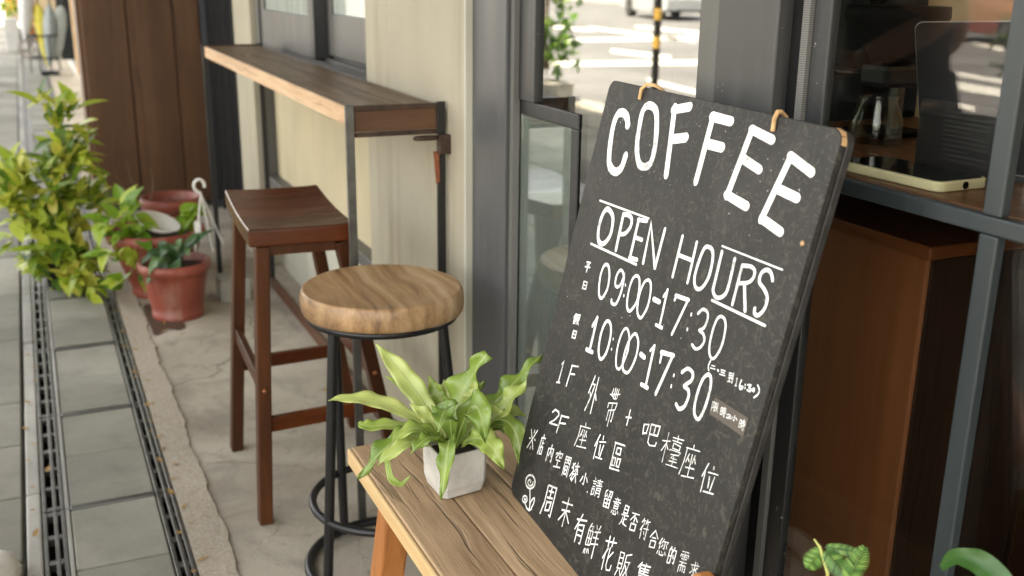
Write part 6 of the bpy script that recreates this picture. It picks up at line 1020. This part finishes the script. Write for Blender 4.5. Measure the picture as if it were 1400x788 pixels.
sneaker(Matrix.Translation((2.232, .158, .003)) @ Matrix.Rotation(R(-45), 4, 'Z') @ Matrix.Translation((-.26, 0, 0)))
sneaker(Matrix.Translation((1.615, .295, .003)) @ Matrix.Rotation(R(30), 4, 'Y') @ Matrix.Translation((-.235, 0, 0)))
# ------------------------------------------------------------------ street side, seen in the reflections
pl = thing('striped_bollard_pole', 'slim black and yellow striped pole at the road kerb, reflected in the left glass', 'pole', (8.04, 3.3, 0))
MB().tube([(8.04, 3.3, 0), (8.04, 3.3, 2.6)], .033, 14).build('pole', BLACKMAT, pl)
for z0 in (.62, .86, 1.16, 1.46): MB().tube([(8.04, 3.3, z0), (8.04, 3.3, z0+.10)], .0345, 14).build('yellow_band', plain('band_yellow', (.40, .24, .05), .5), pl)
def car(name, label, loc, rz, c):
    o = thing(name, label, 'car', (0, 0, 0))
    P = plain('car_paint', c, .25, .3, .03, 3); P.node_tree.nodes['Principled BSDF'].inputs['Coat Weight'].default_value = .6
    W = .88
    side = [(-2.2, .32), (-2.25, .62), (-2.15, .92), (-1.6, 1.0), (-1.0, 1.36), (-.4, 1.46), (.35, 1.43), (1.0, 1.02), (1.75, .90), (2.18, .74), (2.25, .45), (2.15, .26)]
    lo = []
    for wx in (1.35, -1.35):
        lo += [(wx+.36*math.cos(a), .32+.36*math.sin(a)) for a in [R(0+18*k) for k in range(11)]]
    mb = MB(); poly = side+[(1.78, .24)]+lo[:11]+[(.9, .22), (-.9, .22)]+lo[11:]+[(-1.8, .24)]
    mb.prism(poly, lambda p: (p[0], -W+(.16 if p[1] > 1.0 else 0)*(p[1]-1.0)/.46, p[1]), lambda p: (p[0], W-(.16 if p[1] > 1.0 else 0)*(p[1]-1.0)/.46, p[1]))
    mb.build('body', P, o, bevel=.03)
    dk = plain('car_glass', (.02, .025, .03), .08)
    for sy in (1, -1):
        for quad in ([(-1.35, 1.02), (-.95, 1.32), (-.42, 1.40), (-.42, 1.02)], [(-.36, 1.02), (-.36, 1.40), (.32, 1.37), (.82, 1.02)]):
            MB().prism(quad, lambda p: (p[0], sy*(W-.17*(p[1]-1.0)/.46+.001), p[1]), lambda p: (p[0], sy*(W-.16*(p[1]-1.0)/.46+.008), p[1])).build('window', dk, o)
        for wx in (1.35, -1.35):
            M = Matrix.Rotation(R(90), 4, 'X')
            wh = MB().lathe([(.20, -.1), (.31, -.1), (.325, -.07), (.325, .07), (.31, .1), (.20, .1)], (wx, sy*(W-.10), .325), 28, M).build('wheel', plain('tyre', (.02, .02, .02), .8), o)
            rim = MB().lathe([(.0001, .03*-sy), (.06, .05*-sy), (.19, .085*-sy), (.205, .085*-sy)], (wx, sy*(W-.10), .325), 24, M)
            for k in range(5): a = R(72*k); rim.bar((wx, sy*(W-.01), .325), (wx+.19*math.cos(a), sy*(W-.01), .325+.19*math.sin(a)), .035, .02, (0, 1, 0))
            rim.build('rim', plain('rim_silver', (.5, .5, .5), .3, .8), wh)
        MB().box(2.05, 2.20, sy*.62-.14, sy*.62+.14, .60, .72).build('headlight', plain('lamp_clear', (.7, .7, .7), .1), o, bevel=.02)
        MB().box(-2.235, -2.12, sy*.66-.12, sy*.66+.12, .72, .86).build('tail_light', plain('lamp_red', (.4, .02, .02), .2), o, bevel=.02)
    o.location = loc; o.rotation_euler = (0, 0, rz)
    return o
car('parked_car', 'silver grey car far across the road reflected in the left glass', (29.6, 17.2, -.13), R(12), (.42, .44, .46))
car('parked_car', 'dark red car across the road reflected in the right window', (16.9, 17.9, -.13), R(20), (.20, .05, .035))
BUSHM = leafmat('street_bush_leaf', [(.2, (.05, .13, .02)), (.5, (.12, .26, .04)), (.8, (.24, .38, .07))], .4, .3)
rg3 = random.Random(21)
def street_bush(label, c, blobs, n, L_):
    o = thing('street_bush', label, 'bush', c)
    bush(o, BUSHM, [(Vector(c)+Vector(b), r, q) for b, r, q in blobs], n, L_, L_*.45, rg3)
    MB().hexa([(c[0]-.22, c[1]-.2, 0), (c[0]+.22, c[1]-.2, 0), (c[0]+.22, c[1]+.2, 0), (c[0]-.22, c[1]+.2, 0)], [(c[0]-.24, c[1]-.21, .18), (c[0]+.24, c[1]-.21, .18), (c[0]+.24, c[1]+.21, .18), (c[0]-.24, c[1]+.21, .18)]).build('planter_box', EDGING, o, bevel=.01)
    MB().tube([(c[0], c[1], .3), (c[0]+.03, c[1], .7), (c[0], c[1]+.02, 1.1)], [.03, .022, .012], 8).build('stem', STEM, o)
street_bush('tall upright street bush in a planter at the kerb reflected in the glass door', (9.72, 3.05, 0), [((0, 0, .40), .34, 1.1), ((0, 0, .85), .38, 1.1), ((.05, 0, 1.4), .34, 1.2)], 900, .12)
street_bush('loose leafy street bush at the kerb reflected in the right window', (3.42, 2.75, 0), [((.05, 0, .50), .22, 1.0), ((.20, 0, .80), .20, .7), ((-.1, 0, .85), .22, 1.0), ((.38, 0, .95), .12, .6)], 230, .085)
